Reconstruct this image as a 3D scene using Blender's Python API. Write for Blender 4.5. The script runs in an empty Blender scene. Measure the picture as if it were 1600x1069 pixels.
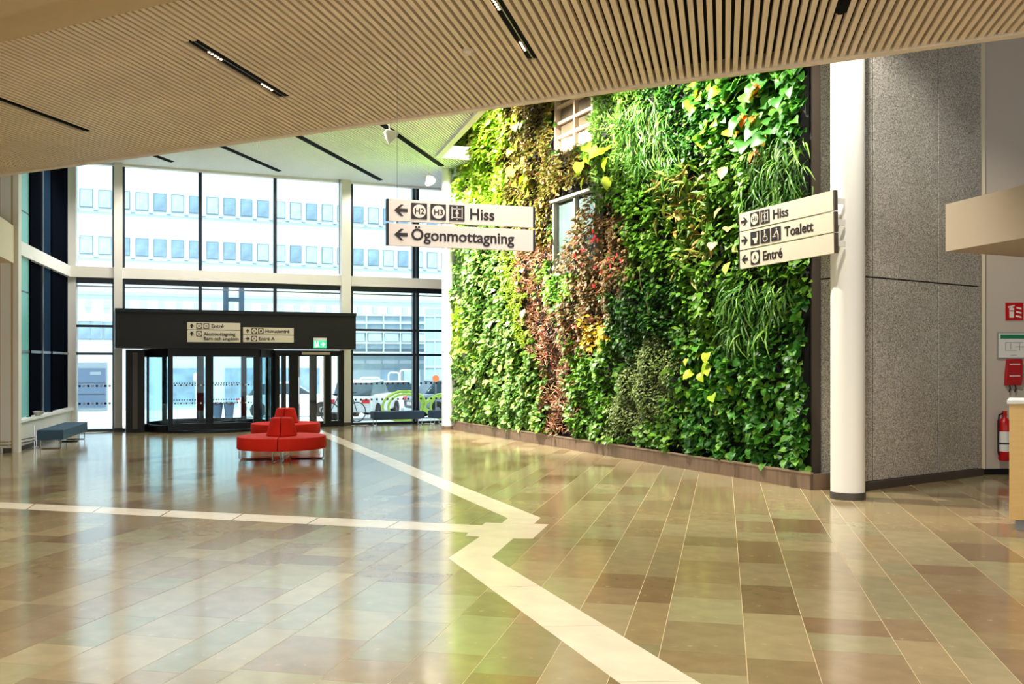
import bpy, math, random
import numpy as np
from mathutils import Vector, Matrix
random.seed(7); RNG = np.random.default_rng(11)
SC = bpy.context.scene
COL = SC.collection

# ------------------------------------------------------------------ camera, sky, sun, exposure
F = 1500.0; HX = 800.0; HY = 568.0; EYE = 1.9           # focal length in px (1600 wide), horizon row, eye height
cam_d = bpy.data.cameras.new('camera'); cam = bpy.data.objects.new('camera', cam_d); COL.objects.link(cam)
cam.location = (0, 0, EYE); cam.rotation_euler = (math.pi/2, 0, 0)
cam_d.sensor_width = 36; cam_d.lens = 36*F/1600; cam_d.shift_y = (HY-534.5)/1600; cam_d.clip_end = 500
SC.camera = cam
W = bpy.data.worlds.new('sky'); SC.world = W; W.use_nodes = True
bg = W.node_tree.nodes['Background']; bg.inputs[0].default_value = (0.80, 0.93, 1.0, 1); bg.inputs[1].default_value = 1.4
sun_d = bpy.data.lights.new('sun', 'SUN'); sun = bpy.data.objects.new('sun', sun_d); COL.objects.link(sun)
sun_d.energy = 2.8; sun_d.angle = 0.01; sun_d.color = (1, .96, .9)
sun.rotation_euler = Vector((0.2, -0.6, 1.2)).to_track_quat('Z', 'Y').to_euler()
SC.view_settings.view_transform = 'Standard'; SC.view_settings.look = 'None'
SC.view_settings.exposure = 0.7; SC.view_settings.gamma = 1.0; SC.view_settings.use_curve_mapping = False

# ------------------------------------------------------------------ helpers
def lin(c):
    return tuple(((v/255)/12.92 if v/255 <= .04045 else ((v/255+.055)/1.055)**2.4) for v in c)
def at(px, py, D): return Vector(((px-HX)/F*D, D, EYE+(HY-py)/F*D))
def fl(px, py):
    D = F*EYE/(py-HY); return Vector(((px-HX)/F*D, D, 0))
M = {}
def mat(name, rgb, rough=.5, metal=0, spec=.5, emit=0, noise=0, nscale=8, bump=0, bscale=40, stretch=None, attr=False, coat=0):
    m = bpy.data.materials.new(name); m.use_nodes = True; nt = m.node_tree; b = nt.nodes['Principled BSDF']
    c = lin(rgb)+(1,)
    b.inputs['Base Color'].default_value = c; b.inputs['Roughness'].default_value = rough
    b.inputs['Metallic'].default_value = metal; b.inputs['Specular IOR Level'].default_value = spec
    b.inputs['Coat Weight'].default_value = coat; b.inputs['Coat Roughness'].default_value = .05
    if emit: b.inputs['Emission Color'].default_value = c; b.inputs['Emission Strength'].default_value = emit
    tc = nt.nodes.new('ShaderNodeTexCoord'); mp = nt.nodes.new('ShaderNodeMapping')
    nt.links.new(tc.outputs['Object'], mp.inputs[0])
    if stretch: mp.inputs['Scale'].default_value = stretch
    src = None
    if attr:
        a = nt.nodes.new('ShaderNodeAttribute'); a.attribute_name = 'Col'; src = a.outputs['Color']
        nt.links.new(src, b.inputs['Base Color'])
    if noise:
        n = nt.nodes.new('ShaderNodeTexNoise'); n.inputs['Scale'].default_value = nscale; n.inputs['Detail'].default_value = 6
        nt.links.new(mp.outputs[0], n.inputs[0])
        r = nt.nodes.new('ShaderNodeMapRange'); r.inputs[1].default_value = .3; r.inputs[2].default_value = .7
        r.inputs[3].default_value = 1-noise; r.inputs[4].default_value = 1+noise*.6
        nt.links.new(n.outputs['Fac'], r.inputs[0])
        mx = nt.nodes.new('ShaderNodeVectorMath'); mx.operation = 'SCALE'
        if src: nt.links.new(src, mx.inputs[0])
        else: mx.inputs[0].default_value = c[:3]
        nt.links.new(r.outputs[0], mx.inputs['Scale']); nt.links.new(mx.outputs[0], b.inputs['Base Color'])
    if bump:
        n = nt.nodes.new('ShaderNodeTexNoise'); n.inputs['Scale'].default_value = bscale; n.inputs['Detail'].default_value = 4
        nt.links.new(mp.outputs[0], n.inputs[0])
        bp = nt.nodes.new('ShaderNodeBump'); bp.inputs['Strength'].default_value = bump; bp.inputs['Distance'].default_value = .01
        nt.links.new(n.outputs['Fac'], bp.inputs['Height']); nt.links.new(bp.outputs[0], b.inputs['Normal'])
    M[name] = m; return m
def glass(name, tint, refl=1.0):
    m = bpy.data.materials.new(name); m.use_nodes = True; nt = m.node_tree
    nt.nodes.remove(nt.nodes['Principled BSDF']); out = nt.nodes['Material Output']
    t = nt.nodes.new('ShaderNodeBsdfTransparent'); t.inputs[0].default_value = tint+(1,)
    g = nt.nodes.new('ShaderNodeBsdfGlossy'); g.inputs['Roughness'].default_value = .02
    x = nt.nodes.new('ShaderNodeMixShader'); ge = nt.nodes.new('ShaderNodeNewGeometry')
    dt = nt.nodes.new('ShaderNodeVectorMath'); dt.operation = 'DOT_PRODUCT'; nt.links.new(ge.outputs['Incoming'], dt.inputs[0]); nt.links.new(ge.outputs['Normal'], dt.inputs[1])
    prev = dt.outputs['Value']
    for op, v, first in (('ABSOLUTE', 0, True), ('SUBTRACT', 1, False), ('POWER', 5, True), ('MULTIPLY_ADD', .9*refl, True)):
        n = nt.nodes.new('ShaderNodeMath'); n.operation = op; n.use_clamp = True
        nt.links.new(prev, n.inputs[0 if first else 1])
        if op != 'ABSOLUTE': n.inputs[1 if first else 0].default_value = v
        if op == 'MULTIPLY_ADD': n.inputs[2].default_value = .03*refl
        prev = n.outputs[0]
    nt.links.new(prev, x.inputs[0])
    nt.links.new(t.outputs[0], x.inputs[1]); nt.links.new(g.outputs[0], x.inputs[2]); nt.links.new(x.outputs[0], out.inputs[0])
    M[name] = m; return m

mat('slat', (232, 214, 188), .5, noise=.10, nscale=3, stretch=(14, .7, 14))
mat('slat_trim', (228, 212, 190), .5, noise=.08, nscale=3)
mat('ceil_dark', (34, 26, 20), .9)
mat('plaster_warm', (196, 176, 142), .8, noise=.03)
mat('white_slat', (244, 247, 248), .6)
mat('white_slat_gap', (64, 62, 58), .8)
mat('white_paint', (238, 236, 230), .55)
mat('cream_paint', (226, 212, 186), .65)
mat('wall_white', (196, 184, 172), .7)
mat('bulkhead_paint', (164, 148, 126), .7)
mat('wood_panel', (196, 172, 128), .5, noise=.1, nscale=2, stretch=(12, 12, .5))
mat('beige_wall', (190, 158, 106), .7)
mat('post_white', (228, 222, 212), .5)
mat('frame_dark', (24, 30, 40), .35)
mat('black_panel', (25, 24, 24), .5, spec=.3)
mat('black_metal', (16, 18, 22), .4, spec=.3)
mat('strip_black', (10, 11, 14), .8, spec=.08)
mat('skirt', (74, 66, 60), .5)
mat('chrome', (210, 210, 210), .12, metal=1)
mat('steel', (150, 150, 150), .3, metal=1)
mat('navy_fabric', (44, 66, 92), .75, bump=.2, bscale=300)
mat('bench_blue', (52, 84, 108), .7, bump=.2, bscale=300)
mat('red_fabric', (206, 34, 16), .75, spec=.2, bump=.15, bscale=400)
mat('red_seam', (110, 10, 8), .8)
mat('sign_face', (226, 216, 210), .45)
mat('sign_cream', (214, 202, 180), .5)
mat('sign_ink', (34, 30, 34), .5)
mat('exit_green', (60, 190, 140), .4, emit=.6)
mat('exit_white', (235, 255, 245), .4, emit=.9)
mat('planter_steel', (128, 106, 88), .45, noise=.28, nscale=5, stretch=(3, 1, .25))
mat('planter_rim', (150, 128, 108), .4)
mat('soil', (22, 20, 20), .9)
mat('frame_brown', (78, 68, 60), .5)
mat('red_gloss', (190, 14, 22), .3)
mat('red_cloth', (176, 18, 24), .6)
mat('label_white', (228, 226, 220), .5)
mat('green_print', (20, 120, 80), .5)
mat('grey_print', (150, 150, 148), .6)
mat('counter_wood', (222, 182, 116), .45, noise=.06, nscale=3, stretch=(1, 1, 10))
mat('led', (255, 214, 160), .4, emit=7)
mat('lamp_glow', (255, 244, 214), .4, emit=30)
mat('lens_glow', (255, 226, 180), .4, emit=8)
mat('window_alu', (150, 146, 134), .45)
mat('wall_pane', (96, 116, 112), .06, noise=.3, nscale=1.5)
mat('wall_pane_dark', (104, 92, 74), .08, noise=.3, nscale=1.5)
mat('window_wood', (190, 168, 144), .5)
mat('blind', (206, 186, 162), .7)
mat('ext_white', (196, 212, 220), .8)
mat('ext_trim', (112, 130, 142), .7)
mat('ext_faint', (168, 184, 192), .8)
mat('ext_pane', (128, 156, 178), .3, noise=.35, nscale=1.2)
mat('ext_pane_light', (172, 192, 202), .3, noise=.25, nscale=1.5)
mat('ext_ground', (226, 228, 228), .85, noise=.06, nscale=.4)
mat('ext_door', (58, 84, 112), .5)
mat('link_glass', (176, 204, 212), .4, noise=.2, nscale=.8)
mat('link_grey', (160, 182, 194), .5)
mat('link_dark', (140, 158, 168), .5)
mat('navy_panel', (12, 16, 24), .5, spec=0)
mat('navy_panel2', (34, 52, 74), .5, spec=0)
mat('teal_panel', (110, 186, 186), .4)
mat('h_blue', (96, 130, 162), .5)
mat('lime', (186, 216, 90), .5)
mat('car_white', (232, 236, 240), .25, coat=.5)
mat('car_grey', (120, 136, 150), .25, coat=.5)
mat('car_glass', (60, 80, 92), .1)
mat('tyre', (26, 26, 28), .8)
mat('tail_red', (230, 60, 70), .4)
mat('orange', (240, 130, 80), .5)
mat('bin_blue', (60, 80, 104), .6)
mat('stem', (86, 76, 40), .7)
glass('pane', (.93, .985, .99), 1.0)
glass('pane_drum', (.8, .91, .93), 1.2)

# limestone floor tile: colour from the attribute, with fossil flecks
def floor_mat():
    m = mat('limestone', (170, 140, 100), .14, spec=.75, attr=True, noise=.14, nscale=5, coat=0)
    nt = m.node_tree; b = nt.nodes['Principled BSDF']
    old = b.inputs['Base Color'].links[0].from_socket
    tc = nt.nodes.new('ShaderNodeTexCoord')
    v = nt.nodes.new('ShaderNodeTexNoise'); v.inputs['Scale'].default_value = 14; v.inputs['Detail'].default_value = 8; v.inputs['Distortion'].default_value = 1.6
    nt.links.new(tc.outputs['Object'], v.inputs[0])
    r = nt.nodes.new('ShaderNodeValToRGB'); e = r.color_ramp.elements
    e[0].position = .66; e[0].color = (0, 0, 0, 1); e[1].position = .74; e[1].color = (.4, .4, .4, 1)
    nt.links.new(v.outputs['Fac'], r.inputs[0])
    mx = nt.nodes.new('ShaderNodeMix'); mx.data_type = 'RGBA'
    nt.links.new(r.outputs[0], mx.inputs[0]); nt.links.new(old, mx.inputs[6]); mx.inputs[7].default_value = lin((214, 190, 150))+(1,)
    nt.links.new(mx.outputs[2], b.inputs['Base Color'])
    return m
floor_mat()
mat('marble', (242, 228, 204), .2, noise=.1, nscale=3)
mat('grout', (220, 198, 156), .5)
def agg_mat():
    m = mat('aggregate', (150, 140, 126), .9, spec=.2); nt = m.node_tree; b = nt.nodes['Principled BSDF']
    tc = nt.nodes.new('ShaderNodeTexCoord')
    v = nt.nodes.new('ShaderNodeTexVoronoi'); v.inputs['Scale'].default_value = 85
    nt.links.new(tc.outputs['Object'], v.inputs[0])
    r = nt.nodes.new('ShaderNodeValToRGB'); e = r.color_ramp.elements
    e[0].position = .0; e[0].color = lin((122, 117, 109))+(1,); e[1].position = 1; e[1].color = lin((232, 226, 214))+(1,)
    x = r.color_ramp.elements.new(.45); x.color = lin((180, 175, 166))+(1,)
    s = nt.nodes.new('ShaderNodeSeparateColor'); nt.links.new(v.outputs['Color'], s.inputs[0]); nt.links.new(s.outputs[0], r.inputs[0])
    n = nt.nodes.new('ShaderNodeTexNoise'); n.inputs['Scale'].default_value = 1.3; nt.links.new(tc.outputs['Object'], n.inputs[0])
    mr = nt.nodes.new('ShaderNodeMapRange'); mr.inputs[3].default_value = .75; mr.inputs[4].default_value = 1.2; nt.links.new(n.outputs['Fac'], mr.inputs[0])
    sc = nt.nodes.new('ShaderNodeVectorMath'); sc.operation = 'SCALE'
    nt.links.new(r.outputs[0], sc.inputs[0]); nt.links.new(mr.outputs[0], sc.inputs['Scale']); nt.links.new(sc.outputs[0], b.inputs['Base Color'])
    bp = nt.nodes.new('ShaderNodeBump'); bp.inputs['Strength'].default_value = .35; bp.inputs['Distance'].default_value = .012
    nt.links.new(v.outputs['Distance'], bp.inputs['Height']); nt.links.new(bp.outputs[0], b.inputs['Normal'])
agg_mat()
def leaf_mat():
    m = mat('leaf', (80, 140, 50), .42, attr=True, spec=.4); nt = m.node_tree; b = nt.nodes['Principled BSDF']
    t = nt.nodes.new('ShaderNodeBsdfTranslucent'); x = nt.nodes.new('ShaderNodeMixShader'); x.inputs[0].default_value = .24
    a = [n for n in nt.nodes if n.type == 'ATTRIBUTE'][0]
    nt.links.new(a.outputs['Color'], t.inputs[0])
    nt.links.new(b.outputs[0], x.inputs[1]); nt.links.new(t.outputs[0], x.inputs[2])
    nt.links.new(x.outputs[0], nt.nodes['Material Output'].inputs[0])
leaf_mat()

def tag(o, label=None, cat=None, group=None, kind=None):
    if label: o['label'] = label
    if cat: o['category'] = cat
    if group: o['group'] = group
    if kind: o['kind'] = kind
    return o
def empty(name, loc=(0, 0, 0), rz=0, **k):
    o = bpy.data.objects.new(name, None); COL.objects.link(o); o.location = loc; o.rotation_euler = (0, 0, rz); o.empty_display_size = .2
    return tag(o, **k)
def link(name, me, parent=None, m=None):
    o = bpy.data.objects.new(name, me); COL.objects.link(o)
    if parent: o.parent = parent
    if m and not me.materials: me.materials.append(M[m])
    return o
class MB:
    def __init__(s): s.v = []; s.f = []
    def add(s, v, f):
        n = len(s.v); s.v += [tuple(p) for p in v]; s.f += [tuple(i+n for i in q) for q in f]; return s
    def box(s, x0, x1, y0, y1, z0, z1):
        v = [(x, y, z) for z in (z0, z1) for x, y in ((x0, y0), (x1, y0), (x1, y1), (x0, y1))]
        return s.add(v, [(3, 2, 1, 0), (4, 5, 6, 7), (0, 1, 5, 4), (1, 2, 6, 5), (2, 3, 7, 6), (3, 0, 4, 7)])
    def prism(s, poly, z0, z1):
        a = sum(poly[i-1][0]*poly[i][1]-poly[i][0]*poly[i-1][1] for i in range(len(poly)))
        if a < 0: poly = poly[::-1]
        n = len(poly); v = [(p[0], p[1], z0) for p in poly]+[(p[0], p[1], z1) for p in poly]
        return s.add(v, [tuple(range(n-1, -1, -1)), tuple(range(n, 2*n))]+[(i, (i+1) % n, (i+1) % n+n, i+n) for i in range(n)])
    def prism_y(s, poly, y0, y1):          # polygon in x,z extruded along y
        a = sum(poly[i-1][0]*poly[i][1]-poly[i][0]*poly[i-1][1] for i in range(len(poly)))
        if a < 0: poly = poly[::-1]
        n = len(poly); v = [(p[0], y0, p[1]) for p in poly]+[(p[0], y1, p[1]) for p in poly]
        return s.add(v, [tuple(range(n)), tuple(range(2*n-1, n-1, -1))]+[(i+n, (i+1) % n+n, (i+1) % n, i) for i in range(n)])
    def lathe(s, prof, seg=24, c=(0, 0), a0=0, a1=2*math.pi):
        full = abs(a1-a0-2*math.pi) < 1e-6; k = seg if full else seg+1; v = []
        for r, z in prof:
            for j in range(k):
                a = a0+(a1-a0)*j/seg; v.append((c[0]+r*math.cos(a), c[1]+r*math.sin(a), z))
        f = []
        for i in range(len(prof)-1):
            for j in range(seg):
                j2 = (j+1) % k; f.append((i*k+j, i*k+j2, (i+1)*k+j2, (i+1)*k+j))
        if full:
            if prof[0][0] > 1e-6: f.append(tuple(range(k-1, -1, -1)))
            if prof[-1][0] > 1e-6: f.append(tuple((len(prof)-1)*k+j for j in range(k)))
        return s.add(v, f)
    def tube(s, pts, r, seg=8, closed=False):
        pts = [Vector(p) for p in pts]; n = len(pts); v = []; f = []; up = None
        for i, p in enumerate(pts):
            if closed: t = pts[(i+1) % n]-pts[i-1]
            else: t = pts[min(i+1, n-1)]-pts[max(i-1, 0)]
            t.normalize()
            if up is None: up = Vector((0, 0, 1)) if abs(t.z) < .9 else Vector((1, 0, 0))
            a = t.cross(up); a.normalize(); b = a.cross(t); up = b
            for j in range(seg):
                w = 2*math.pi*j/seg; v.append(p+a*(r*math.cos(w))+b*(r*math.sin(w)))
        m = n if closed else n-1
        for i in range(m):
            i2 = (i+1) % n
            for j in range(seg): f.append((i*seg+j, i*seg+(j+1) % seg, i2*seg+(j+1) % seg, i2*seg+j))
        if not closed: f += [tuple(range(seg-1, -1, -1)), tuple((n-1)*seg+j for j in range(seg))]
        return s.add(v, f)
    def mesh(s, name):
        me = bpy.data.meshes.new(name); me.from_pydata(s.v, [], s.f); me.validate(); me.update(); return me
    def build(s, name, m, parent=None, smooth=False, bevel=0, **k):
        me = s.mesh(name)
        if smooth:
            me.polygons.foreach_set('use_smooth', [True]*len(me.polygons))
            try: me.set_sharp_from_angle(angle=math.radians(40))
            except Exception: pass
        o = link(name, me, parent, m)
        if bevel:
            b = o.modifiers.new('bevel', 'BEVEL'); b.width = bevel; b.segments = 2; b.limit_method = 'ANGLE'
        return tag(o, **k)
def fast_mesh(name, V, Fc, C=None, flat=False):
    """V (n,3), Fc (m,k) all faces with k corners"""
    me = bpy.data.meshes.new(name); m, k = Fc.shape
    me.vertices.add(len(V)); me.vertices.foreach_set('co', V.astype(np.float32).ravel())
    me.loops.add(m*k); me.loops.foreach_set('vertex_index', Fc.astype(np.int32).ravel())
    me.polygons.add(m); me.polygons.foreach_set('loop_start', np.arange(0, m*k, k, dtype=np.int32))
    if flat: me.polygons.foreach_set('use_smooth', np.zeros(m, dtype=bool))
    me.update(calc_edges=True)
    if C is not None:
        a = me.color_attributes.new('Col', 'FLOAT_COLOR', 'POINT')
        a.data.foreach_set('color', np.concatenate([C, np.ones((len(C), 1))], 1).astype(np.float32).ravel())
    return me
def text_mesh(txt, size, name='lettering'):
    cu = bpy.data.curves.new('t', 'FONT'); cu.body = txt; cu.size = size; cu.extrude = .0015; cu.resolution_u = 4; cu.offset = size*.02
    o = bpy.data.objects.new('t', cu); COL.objects.link(o); dg = bpy.context.evaluated_depsgraph_get()
    me = bpy.data.meshes.new_from_object(o.evaluated_get(dg)); me.name = name; COL.objects.unlink(o); bpy.data.objects.remove(o)
    return me
def copy_tree(o, parent=None):
    c = o.copy(); COL.objects.link(c); c.parent = parent
    for ch in list(o.children): copy_tree(ch, c)
    return c
def spot(name, loc, power, color, parent=None, cone=150):
    d = bpy.data.lights.new(name, 'SPOT'); d.spot_size = math.radians(cone); d.spot_blend = .6; d.shadow_soft_size = .03; d.energy = power; d.color = color
    o = bpy.data.objects.new(name, d); COL.objects.link(o); o.location = loc
    if parent: o.parent = parent
    return o

# ------------------------------------------------------------------ main reference lines (plan)
FO = Vector((-7.585, 28.44, 0)); FS = .43; FANG = math.atan(FS); FE = Vector((math.cos(FANG), math.sin(FANG), 0)); FN = Vector((-FE.y, FE.x, 0))
def fa(px, b=0.0):                                   # distance along the glass front where the sight line px meets it
    k = (px-HX)/F; O = FO+FN*b
    Y = (O.y-FS*O.x)/(1-FS*k); return (k*Y-O.x)/FE.x
def fz(px, py, b=0.0):
    P = FO+FN*b+FE*fa(px, b); return EYE+(HY-py)/F*P.y
G0 = fl(708, 671.6); G1 = fl(1266, 766); GL = (G1-G0).length; GE = (G1-G0)/GL; GN = Vector((-GE.y, GE.x, 0)); GANG = math.atan2(GE.y, GE.x)
def gs(px, b=.25):
    k = (px-HX)/F; O = G0+GN*b; return (k*O.y-O.x)/(GE.x-k*GE.y)
def gz(px, py, b=.25):
    P = G0+GN*b+GE*gs(px, b); return EYE+(HY-py)/F*P.y
Z1 = 5.2; Z2 = 7.49
CA = Vector((-8.95, 16.78, 0)); CE = Vector((.8905, -.455, 0)).normalized()        # far edge of the low slatted ceiling
SD = Vector((.2148, .9766, 0)).normalized(); SP = Vector((SD.y, -SD.x, 0))          # slat direction, across
CORNER = G0+GE*(GL+.42)+GN*.45; C1 = Vector((7.96, 16.29, 0))

# ------------------------------------------------------------------ floor
floor = empty('floor', label='polished brown limestone plank floor with white marble bands', cat='floor', kind='structure')
fpoly = [(-14.5, -7), (13, -7), (13, 16.6), (8.2, 16.6), (CORNER.x, CORNER.y), (G0.x+.5, G0.y+.2), (0.6, 31.9), (-14.5, 25.4)]
MB().prism(fpoly, -.12, -.002).build('floor_slab', 'grout', floor)
PAL = [(164, 146, 108), (158, 138, 100), (170, 156, 118), (150, 130, 94), (156, 146, 108), (160, 142, 106), (166, 150, 112), (138, 114, 82), (162, 152, 114), (154, 132, 98)]
rows = [-.408-.0, .145, .574, 1.144, 1.437, 1.73]
rows = [-1.08, -.674] + rows
random.seed(3)
q = rows[0]
left = []
while q > -23: q -= random.choice((.3, .43, .43, .57)); left.append(q)
q = rows[-1]; right = []
while q < 12: q += random.choice((.3, .43, .57)); right.append(q)
rows = left[::-1]+rows+right
def inside(p, poly):
    c = False
    for i in range(len(poly)):
        a, b = poly[i-1], poly[i]
        if (a[1] > p[1]) != (b[1] > p[1]) and p[0] < (b[0]-a[0])*(p[1]-a[1])/(b[1]-a[1])+a[0]: c = not c
    return c
def pxy(P): return (HX+F*P[0]/P[1], HY-F*(P[2]-EYE)/P[1]) if P[1] > .3 else (-9999, 9999)
tiles = []
for i in range(len(rows)-1):
    q0, q1 = rows[i]+.0026, rows[i+1]-.0026; t = -9+random.random()
    while t < 40:
        L = random.choice((.42, .55, .75, .75, .95, 1.15)); a, b = t+.0012, t+L-.0012; t += L
        cs = [SP*q0+SD*a, SP*q1+SD*a, SP*q1+SD*b, SP*q0+SD*b]; c = (cs[0]+cs[2])/2
        if not inside((c.x, c.y), fpoly): continue
        col = random.choice(PAL); k = random.uniform(.95, 1.05); col = tuple(min(255, v*k) for v in col)
        p = pxy(c); vis = -60 < p[0] < 1660 and p[1] < 1110
        tiles.append(((q1-q0)*L/(max(c.y, 1)**3) if vis else 0, cs, col))
tiles.sort(key=lambda x: -x[0])
def tile_mesh(cs, col, c):
    me = MB().prism([(p.x-c.x, p.y-c.y) for p in cs], -.011, 0).mesh('floor_tile')
    a = me.color_attributes.new('Col', 'FLOAT_COLOR', 'POINT')
    a.data.foreach_set('color', list(lin(col)+(1,))*len(me.vertices)); me.materials.append(M['limestone']); return me
for w, cs, col in tiles[:300]:
    c = (cs[0]+cs[2])/2; o = link('floor_tile', tile_mesh(cs, col, c), floor); o.location = c
V = []; FF = []; CC = []
for w, cs, col in tiles[300:]:
    n = len(V); V += [tuple(p) for p in cs]+[(p.x, p.y, -.011) for p in cs]
    FF += [(n, n+1, n+2, n+3), (n+4, n+5, n+1, n), (n+5, n+6, n+2, n+1), (n+6, n+7, n+3, n+2), (n+7, n+4, n, n+3)]; CC += [lin(col)]*8
tag(link('floor_tile_field', fast_mesh('floor_tile_field', np.array(V), np.array(FF), np.array(CC), True), floor, 'limestone'), kind='stuff')
def band(polys, n=1):
    pts = [fl(*p) for p in polys]
    for i in range(n):                                   # quads: edge 0-1 and 3-2 run along the band
        if n == 1: pp = pts
        else:
            g = .0015
            t0, t1 = i/n+(g if i else 0), (i+1)/n
            pp = [pts[0].lerp(pts[1], t0), pts[0].lerp(pts[1], t1), pts[3].lerp(pts[2], t1), pts[3].lerp(pts[2], t0)]
        c = sum(pp, Vector())/len(pp)
        o = MB().prism([(p.x-c.x, p.y-c.y) for p in pp], -.008, .0015).build('marble_slab', 'marble', floor); o.location = c
band([(494.6, 669.5), (844.7, 809.2), (793.6, 809.8), (479.6, 671)], 9)
band([(844.7, 809.2), (834.3, 818.7), (785, 816.8), (793.6, 809.8)])
band([(-560, 758.3), (753, 821), (731.9, 832.2), (-560, 764.8)], 13)
band([(758.5, 816.8), (834.3, 818.7), (856.8, 819.6), (832.3, 842), (802, 841.5), (727.7, 837.3), (731.9, 832.2), (753, 821)])
band([(750, 838.6), (802, 841.5), (768.4, 870.7), (701, 872.3)])
band([(701, 872.3), (1149, 1200), (1311, 1200), (768.4, 870.7)], 4)

# ------------------------------------------------------------------ low slatted ceiling
ceil1 = empty('ceiling', label='warm wooden slat ceiling over the near half of the hall', cat='ceiling', kind='structure')
NEARP = Vector((-5.25, 9.84, 0))                               # a point of the near edge of the slat field
nrm = Vector((CE.y, -CE.x, 0)); nrm = -nrm if nrm.y < 0 else nrm
depth = (CA-NEARP).dot(nrm); slatL = depth/abs(SD.dot(nrm))
T0, T1 = -3.0, 18.2
def edge(t, d=0): return CA+CE*t-nrm*d
LIGHTS = [((.229, 10.42), 2.1), ((-2.816, 11.9), 2.1), ((-6.03, 13.66), 2.1), ((3.1, 9.08), 2.1)]
PITCH = .086; step = PITCH/abs(CE.cross(SD).z)
slat_full = MB().box(-.0255, .0255, -slatL, 0, Z1, Z1+.065).mesh('slat'); slat_full.materials.append(M['slat'])
rz = math.atan2(SD.y, SD.x)-math.pi/2
t = T0
while t < T1:
    p = edge(t, .05); cut = None
    for (lx, ly), L in LIGHTS:
        d = (p-Vector((lx, ly, 0))).dot(SP)
        if abs(d) < .075: cut = (Vector((lx, ly, 0))-p).dot(SD), L
    if cut is None: parts = [None]
    else: parts = [(cut[0]+.02, 0), (-slatL, cut[0]-cut[1]-.02)]
    for s in parts:
        if s is None: o = link('slat', slat_full, ceil1)
        elif s[1]-s[0] > .05:
            o = MB().box(-.0255, .0255, s[0], s[1], Z1, Z1+.065).build('slat', 'slat', ceil1)
        else: continue
        o.location = p; o.rotation_euler = (0, 0, rz)
    t += step
MB().prism([edge(T0, -.02), edge(T1, -.02), edge(T1, depth+.1), edge(T0, depth+.1)], Z1+.16, Z1+.3).build('backing', 'ceil_dark', ceil1)
MB().prism([edge(T0, -.06), edge(T1, -.06), edge(T1, .055), edge(T0, .055)], Z1-.02, Z1+.34).build('edge_board', 'slat_trim', ceil1)
pb = [edge(T0-3, depth), edge(T1+1.5, depth), Vector((13, -7, 0)), Vector((-14.5, -7, 0))]
MB().prism(pb, Z1-.01, Z1+.3).build('plaster_soffit', 'plaster_warm', ceil1)
pb2 = [edge(T0-3, depth+.55), edge(T1+1.5, depth+.9), Vector((13, -7, 0)), Vector((-14.5, -7, 0))]
MB().prism(pb2, Z1-.16, Z1-.01).build('lower_soffit', 'plaster_warm', ceil1)
MB().prism([edge(T0, .2), edge(T0, depth), edge(T0-3, depth), edge(T0-3, .2)], Z1-.01, Z1+.3).build('end_soffit', 'plaster_warm', ceil1)

def fill_downlight(x, y, z, label, power):  # unseen lamps added out of view to light the hall
    r = empty('fill_downlight', (x, y, z), label=label, cat='ceiling light', group='unseen fill lights added in the plaster soffit')
    MB().lathe([(.11, -.012), (.14, -.012), (.14, .0), (.11, .0), (.11, -.012)], 24).build('ring', 'white_paint', r)
    MB().lathe([(0, -.004), (.1, -.004)], 20).build('lens', 'lens_glow', r)
    spot('lamp_light', (0, 0, -.05), power, (1, .93, .84), r, 140)
for yy, nm in ((5.0, 'front'), (1.0, 'middle'), (-3.5, 'rear')):
    for xx, side in ((-8, 'far left'), (-4, 'left'), (0, 'centre'), (4, 'right'), (8, 'far right')):
        fill_downlight(xx, yy, Z1-.16, 'added unseen fill light, '+side+' of the '+nm+' row in the plaster soffit', 130)
def strip_light(lx, ly, L, z, w, label, power, dots=True):
    r = empty('strip_light', (lx, ly, z), rz, label=label, cat='ceiling light', group='strip lights in the ceiling')
    MB().box(-w, w, -L, 0, .0, .05).build('housing', 'strip_black', r)
    if not dots:
        MB().box(-w*.3, w*.3, -L, 0, -.012, .0).build('rail', 'strip_black', r)
        for c in (-.4, -L/2, -L+.4): spot('lamp_light', (0, c, -.06), power, (1, .96, .9), r)  # spots added to brighten the hall; these strips show no lit lamps
    if dots:
        MB().box(-.006, .006, -L+.02, -.02, -.006, .0).build('rail', 'steel', r)
        for c in (-.42, -L+.48):
            for k in range(5):
                MB().lathe([(.0, -.008), (.013, -.008), (.013, .001)], 8, (-w*.42, c+(k-2)*.062)).build('lamp', 'led', r)
            spot('lamp_light', (-w*.42, c, -.03), power, (1, .90, .76), r)
    return r
LBL = ['black strip light with ten small lit lamps, running up to the top photo edge',
       'black strip light with small lit lamps in the slats, left of centre',
       'black strip light with unlit look at the far left photo edge', 'black strip light end at the top edge above the white column']
for ((lx, ly), L), lb in zip(LIGHTS, LBL): strip_light(lx, ly, L, Z1+.012, .07, lb, 110, dots='lit' in lb and 'unlit' not in lb)
for px, py, s, lb in ((731, 79, .055, 'round beige smoke detector on the slat ceiling'), (867, 58, .02, 'tiny sprinkler head between slats near the long strip light')):
    D = (Z1-EYE)*F/(HY-py); P = at(px, py, D)
    r = empty('smoke_detector' if s > .03 else 'sprinkler_head', (P.x, P.y, Z1), label=lb, cat='detector' if s > .03 else 'sprinkler')
    MB().lathe([(0, -s*.9), (s*.7, -s*.8), (s, -s*.4), (s, 0)], 16).build('head', 'slat_trim', r, smooth=True)
    MB().lathe([(s*1.15, -s*.3), (s*1.15, .01)], 16).build('base', 'cream_paint', r)

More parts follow.
